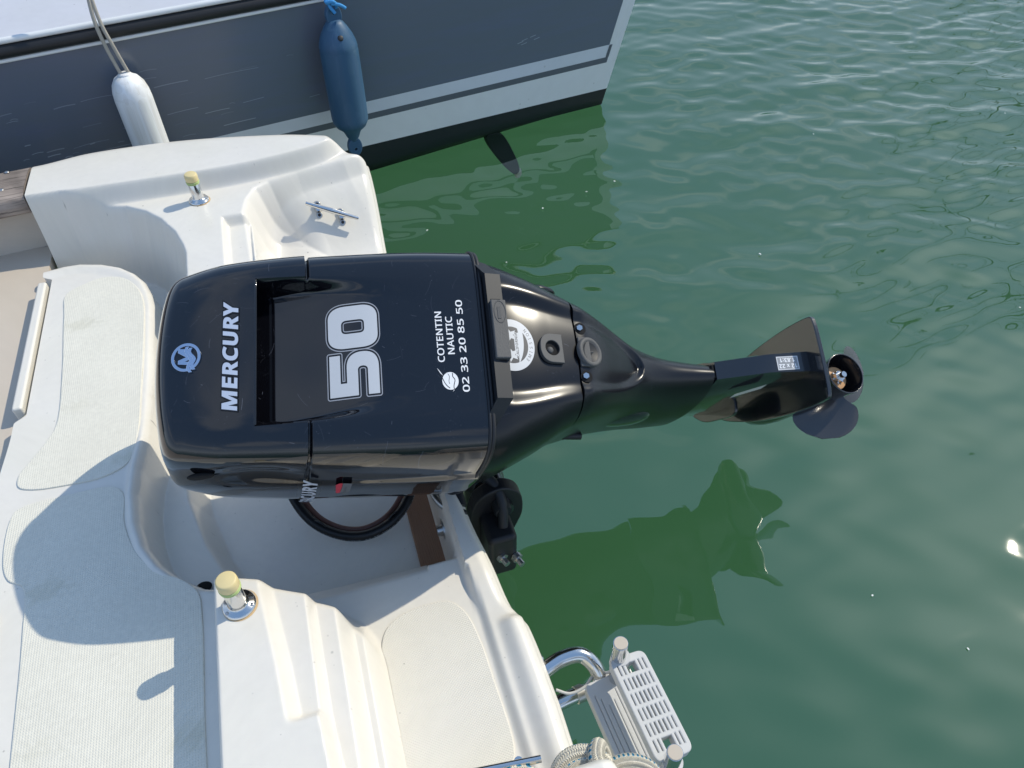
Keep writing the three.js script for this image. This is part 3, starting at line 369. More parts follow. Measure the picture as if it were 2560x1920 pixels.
    const zero = () => { c.beginPath(); c.moveTo(670, 40); c.lineTo(850, 40); c.bezierCurveTo(950, 40, 990, 120, 990, 230); c.lineTo(990, 410); c.bezierCurveTo(990, 520, 950, 600, 850, 600); c.lineTo(670, 600); c.bezierCurveTo(570, 600, 535, 520, 535, 410); c.lineTo(535, 230); c.bezierCurveTo(535, 120, 570, 40, 670, 40); c.closePath(); c.moveTo(740, 190); c.bezierCurveTo(700, 190, 690, 220, 690, 260); c.lineTo(690, 380); c.bezierCurveTo(690, 430, 700, 450, 740, 450); c.lineTo(785, 450); c.bezierCurveTo(825, 450, 835, 430, 835, 380); c.lineTo(835, 260); c.bezierCurveTo(835, 220, 825, 190, 785, 190); c.closePath(); };
    draw(five); draw(zero); const R = rng(21); for (let k = 0; k < 2600; k++) { c.fillStyle = `rgba(${R() < 0.5 ? '90,92,96' : '232,234,236'},0.16)`; c.globalCompositeOperation = 'source-atop'; c.fillRect(R() * w, R() * h, 2, 2); } c.globalCompositeOperation = 'source-over';
  });
  film(-0.052, 0.036, -0.082, 0.088, fifty, 'lettering', 0.4, 0, 'large outlined silver number');
  const dealer = canvasTex(1024, 420, (c, w, h) => {
    c.clearRect(0, 0, w, h); c.fillStyle = '#e6e8ea'; const txt = (t, x, y, width, size) => { c.save(); c.font = size + 'px sans-serif'; const tw = c.measureText(t).width; c.translate(x, y); c.scale(width / tw, 1); c.lineWidth = 3; c.strokeStyle = '#e6e8ea'; c.strokeText(t, 0, 0); c.fillText(t, 0, 0); c.restore(); };
    txt('COTENTIN', 330, 130, 560, 104); txt('NAUTIC', 405, 250, 420, 104); txt('02 33 20 85 50', 10, 385, 1000, 104);
    c.beginPath(); c.arc(135, 175, 92, 0, 7); c.fill(); c.fillStyle = '#e6e8ea'; c.beginPath(); c.moveTo(20, 190); c.quadraticCurveTo(80, 240, 150, 225); c.lineTo(40, 215); c.fill(); c.beginPath(); c.moveTo(190, 100); c.quadraticCurveTo(250, 60, 275, 35); c.lineTo(225, 60); c.fill();
    c.strokeStyle = '#191d26'; c.lineWidth = 9; c.beginPath(); c.moveTo(60, 165); c.bezierCurveTo(110, 90, 150, 110, 255, 40); c.stroke(); c.beginPath(); c.moveTo(40, 215); c.bezierCurveTo(100, 190, 130, 250, 165, 215); c.bezierCurveTo(190, 190, 200, 215, 215, 200); c.stroke(); c.lineWidth = 6; c.beginPath(); c.moveTo(105, 165); c.bezierCurveTo(150, 140, 170, 190, 210, 150); c.stroke();
  });
  film(0.116, 0.176, -0.079, 0.091, dealer, 'lettering', 0.4, 0, 'white dealer lettering with a phone number');
  // chrome badge: ring with a letter and waves
  {
    const g = new THREE.Group(); g.name = 'badge'; motor.add(g); const s0 = -0.262, w0 = 0.003; g.position.set(s0, topN(s0, 0) + 0.0035, w0); g.rotation.z = Math.atan2(topN(s0 + 0.02, 0) - topN(s0 - 0.02, 0), 0.04);
    const chrome = new THREE.MeshPhysicalMaterial({ color: lin(0.62, 0.68, 0.80), metalness: 1, roughness: 0.12 }), ex = { depth: 0.002, bevelEnabled: true, bevelThickness: 0.0007, bevelSize: 0.0006, bevelSegments: 2, curveSegments: 48 };
    const ring = new THREE.Shape(); ring.absarc(0, 0, 0.0232, 0, Math.PI * 2, false); const hole = new THREE.Path(); hole.absarc(0, 0, 0.0195, 0, Math.PI * 2, true); ring.holes.push(hole);
    // shape plane (x right = -w, y up = -s)
    const lay = (geo) => geo.applyMatrix4(new THREE.Matrix4().makeBasis(V3(0, 0, -1), V3(-1, 0, 0), V3(0, 1, 0)));
    part(g, 'ring', lay(new THREE.ExtrudeGeometry(ring, ex)), chrome);
    const m = [[-0.014, -0.011], [-0.010, 0.012], [-0.0045, 0.012], [0.000, -0.001], [0.009, 0.0125], [0.015, 0.0125], [0.0125, -0.006], [0.0075, -0.006], [0.0085, 0.004], [0.001, -0.0085], [-0.003, -0.0085], [-0.0075, 0.002], [-0.009, -0.011]];
    part(g, 'letter', lay(new THREE.ExtrudeGeometry(shapeOf(m, false), ex)), chrome);
    for (const [dy, k] of [[0, 1], [-0.0055, 0.85]]) { const up = [], lo = []; for (let i = 0; i <= 18; i++) { const x = lerp(-0.026, 0.017, i / 18) * k, yy = -0.0085 + dy + 0.0030 * Math.sin(i / 18 * 9.5) + 0.006 * i / 18; up.push([x, yy + 0.0024]); lo.unshift([x, yy - 0.0020]); } part(g, 'wave', lay(new THREE.ExtrudeGeometry(shapeOf([...up, ...lo], false), { ...ex, depth: 0.003 })), chrome); }
  }
  // side lettering, only its top end shows from above
  {
    const tex = canvasTex(1024, 256, (c, w, h) => { c.clearRect(0, 0, w, h); c.save(); c.translate(10, 200); c.transform(1, 0, -0.16, 1, 20, 0); c.font = 'bold 190px sans-serif'; const tw = c.measureText('MERCURY').width; c.scale(960 / tw, 1.05); c.fillStyle = '#aeb6c4'; c.lineWidth = 6; c.strokeStyle = '#aeb6c4'; c.strokeText('MERCURY', 0, 0); c.fillText('MERCURY', 0, 0); c.restore(); });
    const tag = canvasTex(256, 256, (c, w, h) => { c.fillStyle = '#5d6066'; c.fillRect(0, 110, w, 146); c.fillStyle = '#b3283c'; c.beginPath(); c.moveTo(0, 40); c.lineTo(220, 0); c.lineTo(256, 60); c.lineTo(256, 105); c.lineTo(0, 105); c.fill(); c.fillStyle = '#23262d'; c.font = 'bold 46px sans-serif'; c.fillText('SERIES', 40, 190); });
    const wrap = (s0, s1, d0, d1, t, name) => { const g = grid(40, 12, (a, b) => { const s = lerp(s0, s1, b), n = lerp(d1, d0, a); let phi = 0; const m = nM(s), up = n > m, e = up ? eT : 2.6, Hh = up ? nT(s) - m : m - nB(s), c = W(s) * Math.pow(Math.max(0, 1 - Math.pow(Math.abs(n - m) / Hh, e)), 1 / e); return [s, n, c * draft(nT(s) - n) + 0.005 + 0.0008]; }, { uv: (a, b) => [a, 1 - b] }); part(motor, name, g, new THREE.MeshPhysicalMaterial({ map: t, transparent: true, roughness: 0.4 })); };
    wrap(-0.095, -0.055, -0.085, -0.33, tex, 'lettering'); wrap(-0.034, -0.008, -0.098, -0.16, tag, 'series_decal');
  }
  // cross bar with latch
  {
    const path = [[0.205, -0.055, -0.192], [0.208, 0.005, -0.172], [0.222, 0.030, -0.150], [0.234, 0.050, -0.122], [0.236, 0.054, -0.118], [0.236, 0.056, 0], [0.236, 0.054, 0.106], [0.234, 0.050, 0.110], [0.218, 0.028, 0.138], [0.206, 0.003, 0.162], [0.198, -0.055, 0.186]];
    const wd = [0.010, 0.018, 0.024, 0.0275, 0.0275, 0.0275, 0.0275, 0.0275, 0.024, 0.018, 0.010];
    const loop = []; path.forEach(([s0, n, w], i) => { const s = s0 - 0.012; loop.push([[s - wd[i] / 2, n - 0.052, w], [s - wd[i] / 2, n, w], [s + wd[i] / 2, n - 0.002, w], [s + wd[i] / 2, n - 0.052, w]]); });
    const pos = []; for (let i = 0; i < loop.length - 1; i++) for (let k = 0; k < 4; k++) { const a = loop[i][k], b = loop[i][(k + 1) % 4], c = loop[i + 1][k], d = loop[i + 1][(k + 1) % 4]; pos.push(...a, ...c, ...b, ...b, ...c, ...d); }
    const g = new THREE.BufferGeometry(); g.setAttribute('position', new THREE.Float32BufferAttribute(pos, 3)); const gg = toCreasedNormals(g, 0.6);
    part(motor, 'cross_bar', gg, satin);
    const lv = part(motor, 'latch_lever', rbox(0.0265, 0.030, 0.106, 0.0025, 0.2265, 0.0465, -0.013), greyPlastic, 'grey latch lever in the cross bar');
    part(lv, 'embossed_oval', [new THREE.TorusGeometry(0.0105, 0.0006, 6, 40).rotateX(Math.PI / 2).scale(0.95, 1, 1.9).translate(0.2275, 0.0617, -0.043), rbox(0.006, 0.0012, 0.022, 0.0004, 0.226, 0.0617, -0.041)], greyPlastic);
    part(motor, 'latch_gap', [rbox(0.022, 0.006, 0.114, 0.001, 0.2225, 0.0515, -0.013)], M.void);
  }
  // lower cowl (between cowl and shaft housing) and shaft housing
  const loft = (Wt, Tt, Mt, Bt, Et, dent, s0, s1, nu, nv, capEnds = true) => { const pt = (s, phi) => { const m = Mt(s), c = Math.cos(phi), q = Math.sin(phi), up = q >= 0, Hh = up ? Tt(s) - m : m - Bt(s), e = up ? Et(s) : 2.3, r = Math.pow(Math.pow(Math.abs(c) / Wt(s), e) + Math.pow(Math.abs(q) / Hh, e), -1 / e), p = [s, m + q * r, c * r]; if (up && dent) p[1] -= dent(s, p[2], p[1]); return p; };
    const body = grid(nu, nv, (a, b) => pt(lerp(s0, s1, b), a * Math.PI * 2), { uv: uvm, closeU: true }); const caps = capEnds ? [s0, s1].map((s, i) => { const c = [s, Mt(s), 0]; return grid(nu, 3, (a, b) => { const p = pt(s, a * Math.PI * 2), k = [1, 0.97, 0.9, 0][Math.round(b * 3)]; return [s + (i ? 1 : -1) * (k < 1 ? 0.0015 : 0), lerp(c[1], p[1], k), lerp(c[2], p[2], k)]; }, { uv: uvm, flip: !i }); }) : []; return { geo: [body, ...caps], pt }; };
  const topOf = (L, Wt, Tt, Mt, Et, dent) => (s, w) => { const m = Mt(s), q = Math.min(0.999, Math.abs(w) / Wt(s)), n = m + (Tt(s) - m) * Math.pow(1 - Math.pow(q, Et(s)), 1 / Et(s)); return n - (dent ? dent(s, w, n) : 0); };
  const cW = prof([[0.209, 0.203], [0.25, 0.190], [0.30, 0.167], [0.335, 0.150], [0.36, 0.136], [0.39, 0.121]]), cT = prof([[0.209, 0.030], [0.25, 0.033], [0.30, 0.030], [0.335, 0.025], [0.39, 0.016]]), cM = (s) => lerp(-0.135, -0.11, ss(0.2, 0.39, s)), cB = () => -0.41, cE = () => 3.3;
  const cDent = (s, w) => 0.014 * ss(0.21, 0.25, s) * (1 - ss(lerp(0.078, 0.058, ss(0.25, 0.39, s)), lerp(0.116, 0.096, ss(0.25, 0.39, s)), Math.abs(w)));
  const low = loft(cW, cT, cM, cB, cE, cDent, 0.209, 0.3835, 240, 60); part(motor, 'lower_cowl', low.geo, paint2);
  const lowTop = topOf(low, cW, cT, cM, cE, cDent);
  const hW = prof([[0.387, 0.1215], [0.43, 0.107], [0.47, 0.094], [0.52, 0.079], [0.565, 0.069], [0.62, 0.060], [0.69, 0.054], [0.745, 0.048]]), hT = prof([[0.387, 0.0165], [0.41, 0.012], [0.45, -0.010], [0.5, -0.043], [0.56, -0.080], [0.62, -0.100], [0.69, -0.110], [0.745, -0.113]]), hM = prof([[0.387, -0.11], [0.45, -0.15], [0.56, -0.22], [0.65, -0.26], [0.745, -0.27]]), hB = () => -0.42, hE = prof([[0.387, 3.3], [0.44, 3.3], [0.5, 3.1], [0.56, 2.7], [0.65, 2.2], [0.745, 2.0]]);
  const hDent = (s, w) => { const half = 0.078 * Math.sqrt(Math.max(0, 1 - Math.pow((s - 0.37) / 0.190, 2))); return 0.013 * ss(-0.004, 0.022, half - Math.abs(w)) * ss(0.575, 0.55, s); };
  const hous = loft(hW, hT, hM, hB, hE, hDent, 0.387, 0.7425, 240, 110); part(motor, 'shaft_housing', hous.geo, paint2);
  const housTop = topOf(hous, hW, hT, hM, hE, hDent);
  part(motor, 'shaft_housing_core', [rbox(0.03, 0.30, 0.20, 0.02, 0.385, -0.18, 0)], M.void);
  // round rear sticker, partly under the latch
  const star = canvasTex(512, 512, (c, w, h) => { c.clearRect(0, 0, w, h); c.translate(256, 256); c.fillStyle = '#c9ccd0'; c.beginPath(); c.arc(0, 0, 250, 0, 7); c.fill(); c.fillStyle = '#33373f'; c.beginPath(); c.arc(0, 0, 178, 0, 7); c.fill(); c.fillStyle = '#c9ccd0';
    const st = (x, y, r) => { c.beginPath(); for (let i = 0; i < 10; i++) { const a = -Math.PI / 2 + i * Math.PI / 5, q = i % 2 ? r * 0.42 : r; c.lineTo(x + q * Math.cos(a), y + q * Math.sin(a)); } c.fill(); }; st(-95, -10, 78); st(0, -100, 78); st(95, -10, 78); c.fillRect(-120, 30, 240, 52); c.beginPath(); c.moveTo(-178, 60); c.quadraticCurveTo(-60, 150, 120, 130); c.quadraticCurveTo(180, 120, 205, 60); c.quadraticCurveTo(140, 90, 60, 80); c.fill(); c.fillStyle = '#33373f'; c.font = 'bold 40px sans-serif'; c.textAlign = 'center'; c.fillText('CALIFORNIA', 0, 68);
    c.font = '46px sans-serif'; const arc = (t, a0, a1, r, flip) => { for (let i = 0; i < t.length; i++) { const a = lerp(a0, a1, i / (t.length - 1)); c.save(); c.rotate(a); c.translate(0, flip ? r : -r); c.fillText(t[i], 0, 16); c.restore(); } }; arc('EMISSION', 0.72, -0.72, 212, true); arc('ULTRA LOW', -0.8, 0.8, 212, false); });
  film(0.214, 0.300, -0.050, 0.048, star, 'emission_sticker', 0.45, 0, 'round silver emission sticker', lowTop, 0.0009);
  // D-shaped grommet with a hole, horn-shaped outlet and two bolts
  const lay2 = (geo, s, n, w, tilt) => { geo.applyMatrix4(new THREE.Matrix4().makeBasis(V3(0, 0, -1), V3(-1, 0, 0), V3(0, 1, 0))); geo.rotateZ(tilt); geo.translate(s, n, w); return geo; };
  {
    const d = new THREE.Shape(); d.moveTo(-0.026, -0.020); d.lineTo(0.026, -0.020); d.lineTo(0.026, 0.000); d.bezierCurveTo(0.026, 0.016, 0.016, 0.023, 0, 0.023); d.bezierCurveTo(-0.016, 0.023, -0.026, 0.016, -0.026, 0.000); d.closePath(); const h = new THREE.Path(); h.absarc(0, 0, 0.0150, 0, Math.PI * 2, true); d.holes.push(h);
    const t = Math.atan2(lowTop(0.35, 0) - lowTop(0.31, 0), 0.04), n = lowTop(0.331, 0), ex = { depth: 0.006, bevelEnabled: true, bevelThickness: 0.001, bevelSize: 0.001, bevelSegments: 2, curveSegments: 32 };
    const gr = part(motor, 'flush_port', lay2(new THREE.ExtrudeGeometry(d, ex), 0.331, n, 0.003, t), greyPlastic); part(gr, 'bore', lathe([[0.0150, 0.0062], [0.0125, 0.003], [0.0125, 0.001], [0, 0.001]], 32).rotateZ(t).translate(0.331, n, 0.003), M.void); part(gr, 'nozzle', lathe([[0, 0.005], [0.004, 0.0045], [0.006, 0.002], [0.0062, 0.001]], 20).rotateZ(t).translate(0.329, n, 0.005), greyPlastic);
    const hn = housTop(0.410, 0), ht = Math.atan2(housTop(0.43, 0) - housTop(0.395, 0), 0.035);
    const horn = part(motor, 'exhaust_relief', [lathe([[0.0285, 0.000], [0.0280, 0.006], [0.0250, 0.0085], [0.0205, 0.0080], [0.0185, 0.0045], [0.0100, 0.0015], [0, 0.0010]], 40).rotateZ(ht).translate(0.408, hn, 0.004), rbox(0.022, 0.008, 0.056, 0.002, 0.3985, hn + 0.0035, 0.004)], greyPlastic); part(horn, 'throat', lathe([[0.0186, 0.0052], [0.009, 0.0024], [0, 0.0022]], 32).rotateZ(ht).translate(0.408, hn, 0.004), M.blackRubber); part(horn, 'divider', rbox(0.014, 0.005, 0.0025, 0.001, 0.4085, hn + 0.0045, 0.005), greyPlastic);
    for (const w of [-0.042, 0.050]) { const bn = housTop(0.396, w); const b = part(motor, 'bolt', [rod([0.3955, bn + 0.001, w], [0.3945, bn + 0.006, w], 0.0062, 0.0058, 6)], M.steel); part(b, 'bolt_recess', lathe([[0.0115, 0.001], [0.0105, 0.0022], [0, 0.0006]], 24).translate(0.397, bn, w), M.void); }
  }
  // leg below the housing: faceted aft ridge
  {
    const nR = linTab([[0.746, -0.112], [0.842, -0.062], [0.93, -0.045]]), half = linTab([[0.746, 0.0190], [0.842, 0.0195], [0.93, 0.0215]]);
    const ringAt = (s) => { const t = ss(0.746, 0.93, s), n = nR(s), a = half(s), m = lerp(0.046, 0.034, t); return [[n, a], [n - 0.020, a + 0.004], [n - 0.035, a + 0.010], [-0.19, m * 0.85], [-0.28, m], [-0.36, m * 0.8], [-0.41, m * 0.45], [-0.425, 0]]; };
    const S = [0.746, 0.77, 0.80, 0.842, 0.87, 0.90, 0.930], pos = [];
    const full = (s) => { const r = ringAt(s), o = r.map(([n, w]) => [s, n, w]); for (let k = r.length - 2; k >= 0; k--) o.push([s, r[k][0], -r[k][1]]); return o; };
    for (let i = 0; i < S.length - 1; i++) { const A = full(S[i]), B = full(S[i + 1]), N = A.length; for (let k = 0; k < N; k++) { const a = A[k], b = A[(k + 1) % N], c = B[k], d = B[(k + 1) % N]; pos.push(...a, ...c, ...b, ...b, ...c, ...d); } }
    { const A = full(S[0]); for (let k = 1; k < A.length - 1; k++) pos.push(...A[0], ...A[k], ...A[k + 1]); }
    const g = new THREE.BufferGeometry(); g.setAttribute('position', new THREE.Float32BufferAttribute(pos, 3)); part(motor, 'gearcase_leg', toCreasedNormals(g, 0.45), gloss);
    part(motor, 'leg_gap', [rbox(0.008, 0.25, 0.03, 0.003, 0.7435, -0.24, 0)], M.void);
    // anti-ventilation plate and splash plate (perpendicular to the leg)
    const plate = (s, outline, th) => { const sh = shapeOf(outline.map(([n, w]) => [n, w]), true, 110), g2 = new THREE.ExtrudeGeometry(sh, { depth: th, bevelEnabled: true, bevelThickness: 0.0015, bevelSize: 0.002, bevelSegments: 2 }); g2.applyMatrix4(new THREE.Matrix4().makeBasis(V3(0, 1, 0), V3(0, 0, 1), V3(1, 0, 0))); g2.translate(s, 0, 0); return g2; };
    const sym = (half) => [...half, ...half.slice().reverse().map(([n, w]) => [n, -w]).filter(([, w]) => w)];
    part(motor, 'anti_ventilation_plate', plate(0.929, sym([[-0.010, 0.03], [-0.012, 0.072], [-0.016, 0.085], [-0.028, 0.088], [-0.08, 0.090], [-0.16, 0.086], [-0.24, 0.076], [-0.32, 0.058], [-0.38, 0.038], [-0.42, 0.012]]), 0.007), gloss);
    part(motor, 'splash_plate', plate(0.866, sym([[-0.236, 0.050], [-0.243, 0.058], [-0.30, 0.056], [-0.37, 0.044], [-0.41, 0.015], [-0.30, 0.012], [-0.24, 0.02]]), 0.005), gloss);
    const lab = canvasTex(256, 160, (c, w, h) => { c.fillStyle = '#8f9296'; c.fillRect(0, 0, w, h); c.strokeStyle = '#d9dbdd'; c.lineWidth = 8; c.strokeRect(8, 8, w - 16, h - 16); c.fillStyle = '#f2f3f4'; c.font = 'bold 66px sans-serif'; c.textAlign = 'center'; c.fillText('12 x 22', w / 2, 70, 226); c.fillText('1.83:1', w / 2, 138, 200); });
    const slope = (s) => nR(s) + 0.0009; part(motor, 'ratio_plate', grid(8, 4, (a, b) => { const s = lerp(0.858, 0.905, a), w = lerp(-0.0135, 0.0165, b); return [s, slope(s), w]; }, { uv: (a, b) => [1 - a, b], flip: true }), new THREE.MeshPhysicalMaterial({ map: lab, roughness: 0.4 }), 'small printed gear ratio plate');
    // anode strip on the quay-side flank
    part(motor, 'flank_sticker', grid(6, 2, (a, b) => { const s = lerp(0.80, 0.845, a), n = lerp(-0.135, -0.085, a) - lerp(0, 0.022, b); return [s, n, linTab([[-0.19, 0.046], [-0.10, 0.036], [-0.06, 0.031]])(n) + 0.004]; }), new THREE.MeshPhysicalMaterial({ color: lin(0.5, 0.5, 0.5), roughness: 0.4 }));
    // strut, torpedo, skeg
    part(motor, 'strut', grid(48, 10, (a, b) => { const t = a * Math.PI * 2, s = lerp(0.934, 1.06, b), k = lerp(1, 0.9, b); return [s, -0.265 - 0.07 * b + 0.145 * Math.cos(t) * k, 0.026 * Math.sin(t)]; }, { closeU: true }), gloss);
    const AX = 1.080; const tor = lathe([[0.001, -0.42], [0.018, -0.412], [0.034, -0.385], [0.044, -0.345], [0.0485, -0.30], [0.049, -0.24], [0.047, -0.185], [0.045, -0.17]], 40).translate(AX, -0.08, 0); part(motor, 'gearcase_bullet', tor, gloss);
    const sk = new THREE.ExtrudeGeometry(shapeOf([[1.10, -0.27], [1.16, -0.295], [1.20, -0.325], [1.22, -0.345], [1.215, -0.37], [1.17, -0.41], [1.10, -0.44]], true, 60), { depth: 0.006, bevelEnabled: true, bevelThickness: 0.003, bevelSize: 0.002, bevelSegments: 2 }).translate(0, 0, -0.003); part(motor, 'skeg', sk, gloss);
    // propeller
    const prop = new THREE.Group(); prop.name = 'propeller'; motor.add(prop); prop.position.set(AX, -0.172, 0);
    part(prop, 'hub', lathe([[0.030, -0.068], [0.044, -0.066], [0.0455, 0.04], [0.0475, 0.058], [0.0470, 0.0605], [0.0440, 0.060], [0.0420, 0.04], [0.0400, -0.03], [0.0, -0.032]], 56), gloss);
    part(prop, 'thrust_washer', lathe([[0.012, 0.030], [0.026, 0.030], [0.0275, 0.026], [0.0275, 0.018], [0.010, 0.018]], 40), new THREE.MeshPhysicalMaterial({ color: lin(0.62, 0.36, 0.18), roughness: 0.5 }));
    part(prop, 'prop_nut', [new THREE.CylinderGeometry(0.0125, 0.0125, 0.014, 6).translate(0, 0.036, 0), rod([0, 0.03, 0], [0, 0.056, 0], 0.0072, 0.0066, 16), ...[0, 1, 2, 3, 4, 5].map((k) => rbox(0.005, 0.006, 0.004, 0.001, 0.0135, 0.033, 0).rotateY(k * Math.PI / 3 + 0.3))], M.steel);
    const blade = new THREE.MeshPhysicalMaterial({ color: lin(0.055, 0.055, 0.058), roughness: 0.20, metalness: 0.15, clearcoat: 0.6, clearcoatRoughness: 0.1 });
    for (const th0 of [-20, 100, 220]) {
      const A0 = THREE.MathUtils.degToRad(th0), surf = (side) => grid(36, 28, (a, b) => { const r = lerp(0.040, 0.134, b), wide = lerp(0.62, 0.95, ss(0, 0.45, b)) * Math.sqrt(Math.max(0, 1 - Math.pow(Math.max(0, (b - 0.32) / 0.68), 2.6))), x = a * 2 - 1, th = A0 + x * wide * 0.74 + 0.10 * b, rake = -0.018 * b; const yy = -x * wide * 0.74 * 0.052 + rake + side * (0.0042 * (1 - x * x) * (1 - 0.6 * b)); return [r * Math.cos(th), yy, r * Math.sin(th)]; }, { flip: side > 0 });
      part(prop, 'blade', [surf(1), surf(-1)], blade);
    }
    const LEAN = 0.04; for (const o of motor.children) if (['gearcase_leg', 'leg_gap', 'anti_ventilation_plate', 'splash_plate', 'ratio_plate', 'flank_sticker', 'strut', 'gearcase_bullet', 'skeg'].includes(o.name)) o.geometry.rotateX(LEAN); 
    // lower mount cover on the quay-side flank, pivot on the far flank
    part(motor, 'mount_cover', new THREE.SphereGeometry(1, 32, 18).scale(0.075, 0.045, 0.020).translate(0.560, -0.225, 0.056), gloss);
    part(motor, 'mount_cover', new THREE.SphereGeometry(1, 32, 18).scale(0.05, 0.03, 0.014).translate(0.335, -0.065, -0.142), paint2);
    part(motor, 'water_tube', rod([0.43, -0.22, 0.098], [0.47, -0.225, 0.098], 0.008, 0.008, 12), M.blackRubber);
  }
  // swivel and clamp brackets between motor and transom (built in boat coordinates)
  {
    const B = (g) => (Array.isArray(g) ? merge(g) : g).applyMatrix4(boatToMotor);
    const cb = (v0, name) => { const s = shapeOf([[0.185, 0.40], [0.235, 0.425], [0.268, 0.40], [0.276, 0.34], [0.266, 0.30], [0.248, 0.26], [0.222, 0.235], [0.182, 0.23]], true, 60); return new THREE.ExtrudeGeometry(s, { depth: 0.022, bevelEnabled: true, bevelThickness: 0.004, bevelSize: 0.004, bevelSegments: 3 }).translate(0, 0, v0); };
    const c1 = part(motor, 'clamp_bracket', B([cb(-0.84), rbox(0.06, 0.13, 0.09, 0.012, 0.218, 0.295, -0.79)]), M.blackRubber); part(motor, 'clamp_bracket', B([cb(-1.16)]), M.blackRubber);
    part(motor, 'swivel_bracket', B([rbox(0.09, 0.24, 0.24, 0.03, 0.222, 0.26, -0.99), rod([0.235, 0.375, -1.18], [0.235, 0.375, -0.80], 0.022, 0.022, 24)]), gloss);
    part(c1, 'tilt_arm', B([tube([[0.165, 0.44, -0.88], [0.20, 0.438, -0.86], [0.225, 0.425, -0.835], [0.232, 0.40, -0.80], [0.226, 0.36, -0.775]], 0.010, 40, 12), rod([0.232, 0.385, -0.822], [0.232, 0.385, -0.79], 0.019, 0.017, 24)]), satin);
    for (const [u, h, v] of [[0.208, 0.30, -0.748], [0.238, 0.29, -0.744]]) part(c1, 'mounting_bolt', B([rod([u, h, v - 0.01], [u + 0.012, h, v + 0.022], 0.0065, 0.0065, 12), rod([u + 0.004, h, v - 0.002], [u + 0.008, h, v + 0.008], 0.0115, 0.0115, 6)]), M.dullSteel);
    part(motor, 'steering_link', B([tube([[0.10, 0.455, -0.87], [0.108, 0.450, -0.815], [0.122, 0.448, -0.79], [0.146, 0.446, -0.775]], 0.0075, 40, 12)]), M.dullSteel); part(motor, 'link_joint', B([rod([0.146, 0.47, -0.85], [0.146, 0.452, -0.782], 0.014, 0.012, 18), new THREE.SphereGeometry(0.009, 14, 10).translate(0.147, 0.447, -0.770)]), M.blackRubber);
  }
}
// looped control hose in the motor well
{
  const hose = thing('control_hose', 'black hose strapped to a brown cable looped in the motor well', 'hose'); hose.position.copy(fromBoat(-0.05, 0.36, -0.9)); hose.rotation.y = BOAT_YAW; hose.scale.setScalar(BK);
  const T = (g) => g.translate(0.05, -0.36, 0.9);
  const txt = canvasTex(1024, 64, (c, w, h) => { c.fillStyle = '#101114'; c.fillRect(0, 0, w, h); c.fillStyle = 'rgba(190,192,196,0.75)'; c.font = 'bold 15px sans-serif'; for (let k = 0; k < 5; k++) c.fillText('3/8" FUEL LINE  A1-15  USCG', 20 + k * 205, 22); });
  txt.wrapS = txt.wrapT = THREE.RepeatWrapping; txt.repeat.set(1, 1);
  const loop = (o, dh) => [[-0.12, 0.47, -1.10], [-0.150, 0.455, -0.99], [-0.155, 0.44, -0.934], [-0.144, 0.425, -0.893], [-0.118, 0.415, -0.850], [-0.074, 0.41, -0.815], [-0.033, 0.41, -0.803], [0.012, 0.415, -0.811], [0.047, 0.42, -0.837], [0.068, 0.43, -0.866], [0.08, 0.45, -0.95], [0.09, 0.47, -1.05]].map(([u, h, v]) => [-0.04 + (u + 0.04) * o, h + dh, -0.95 + (v + 0.95) * o]);
  const hm = part(hose, 'hose', T(tube(loop(1, 0), 0.0095, 160, 16)), new THREE.MeshPhysicalMaterial({ map: txt, roughness: 0.45 }));
  part(hose, 'cable', T(tube(loop(0.865, -0.006), 0.0055, 160, 12)), new THREE.MeshPhysicalMaterial({ color: lin(0.16, 0.075, 0.058), roughness: 0.5 }));
  for (const [u, h, v, a] of [[-0.112, 0.413, -0.846, 0.75], [0.024, 0.414, -0.822, -0.55]]) part(hose, 'cable_tie', T(new THREE.TorusGeometry(0.0135, 0.0018, 8, 28).scale(1.25, 1, 1).rotateY(Math.PI / 2 - a + 1.57 * 1).translate(u, h, v)), M.blackRubber);
}

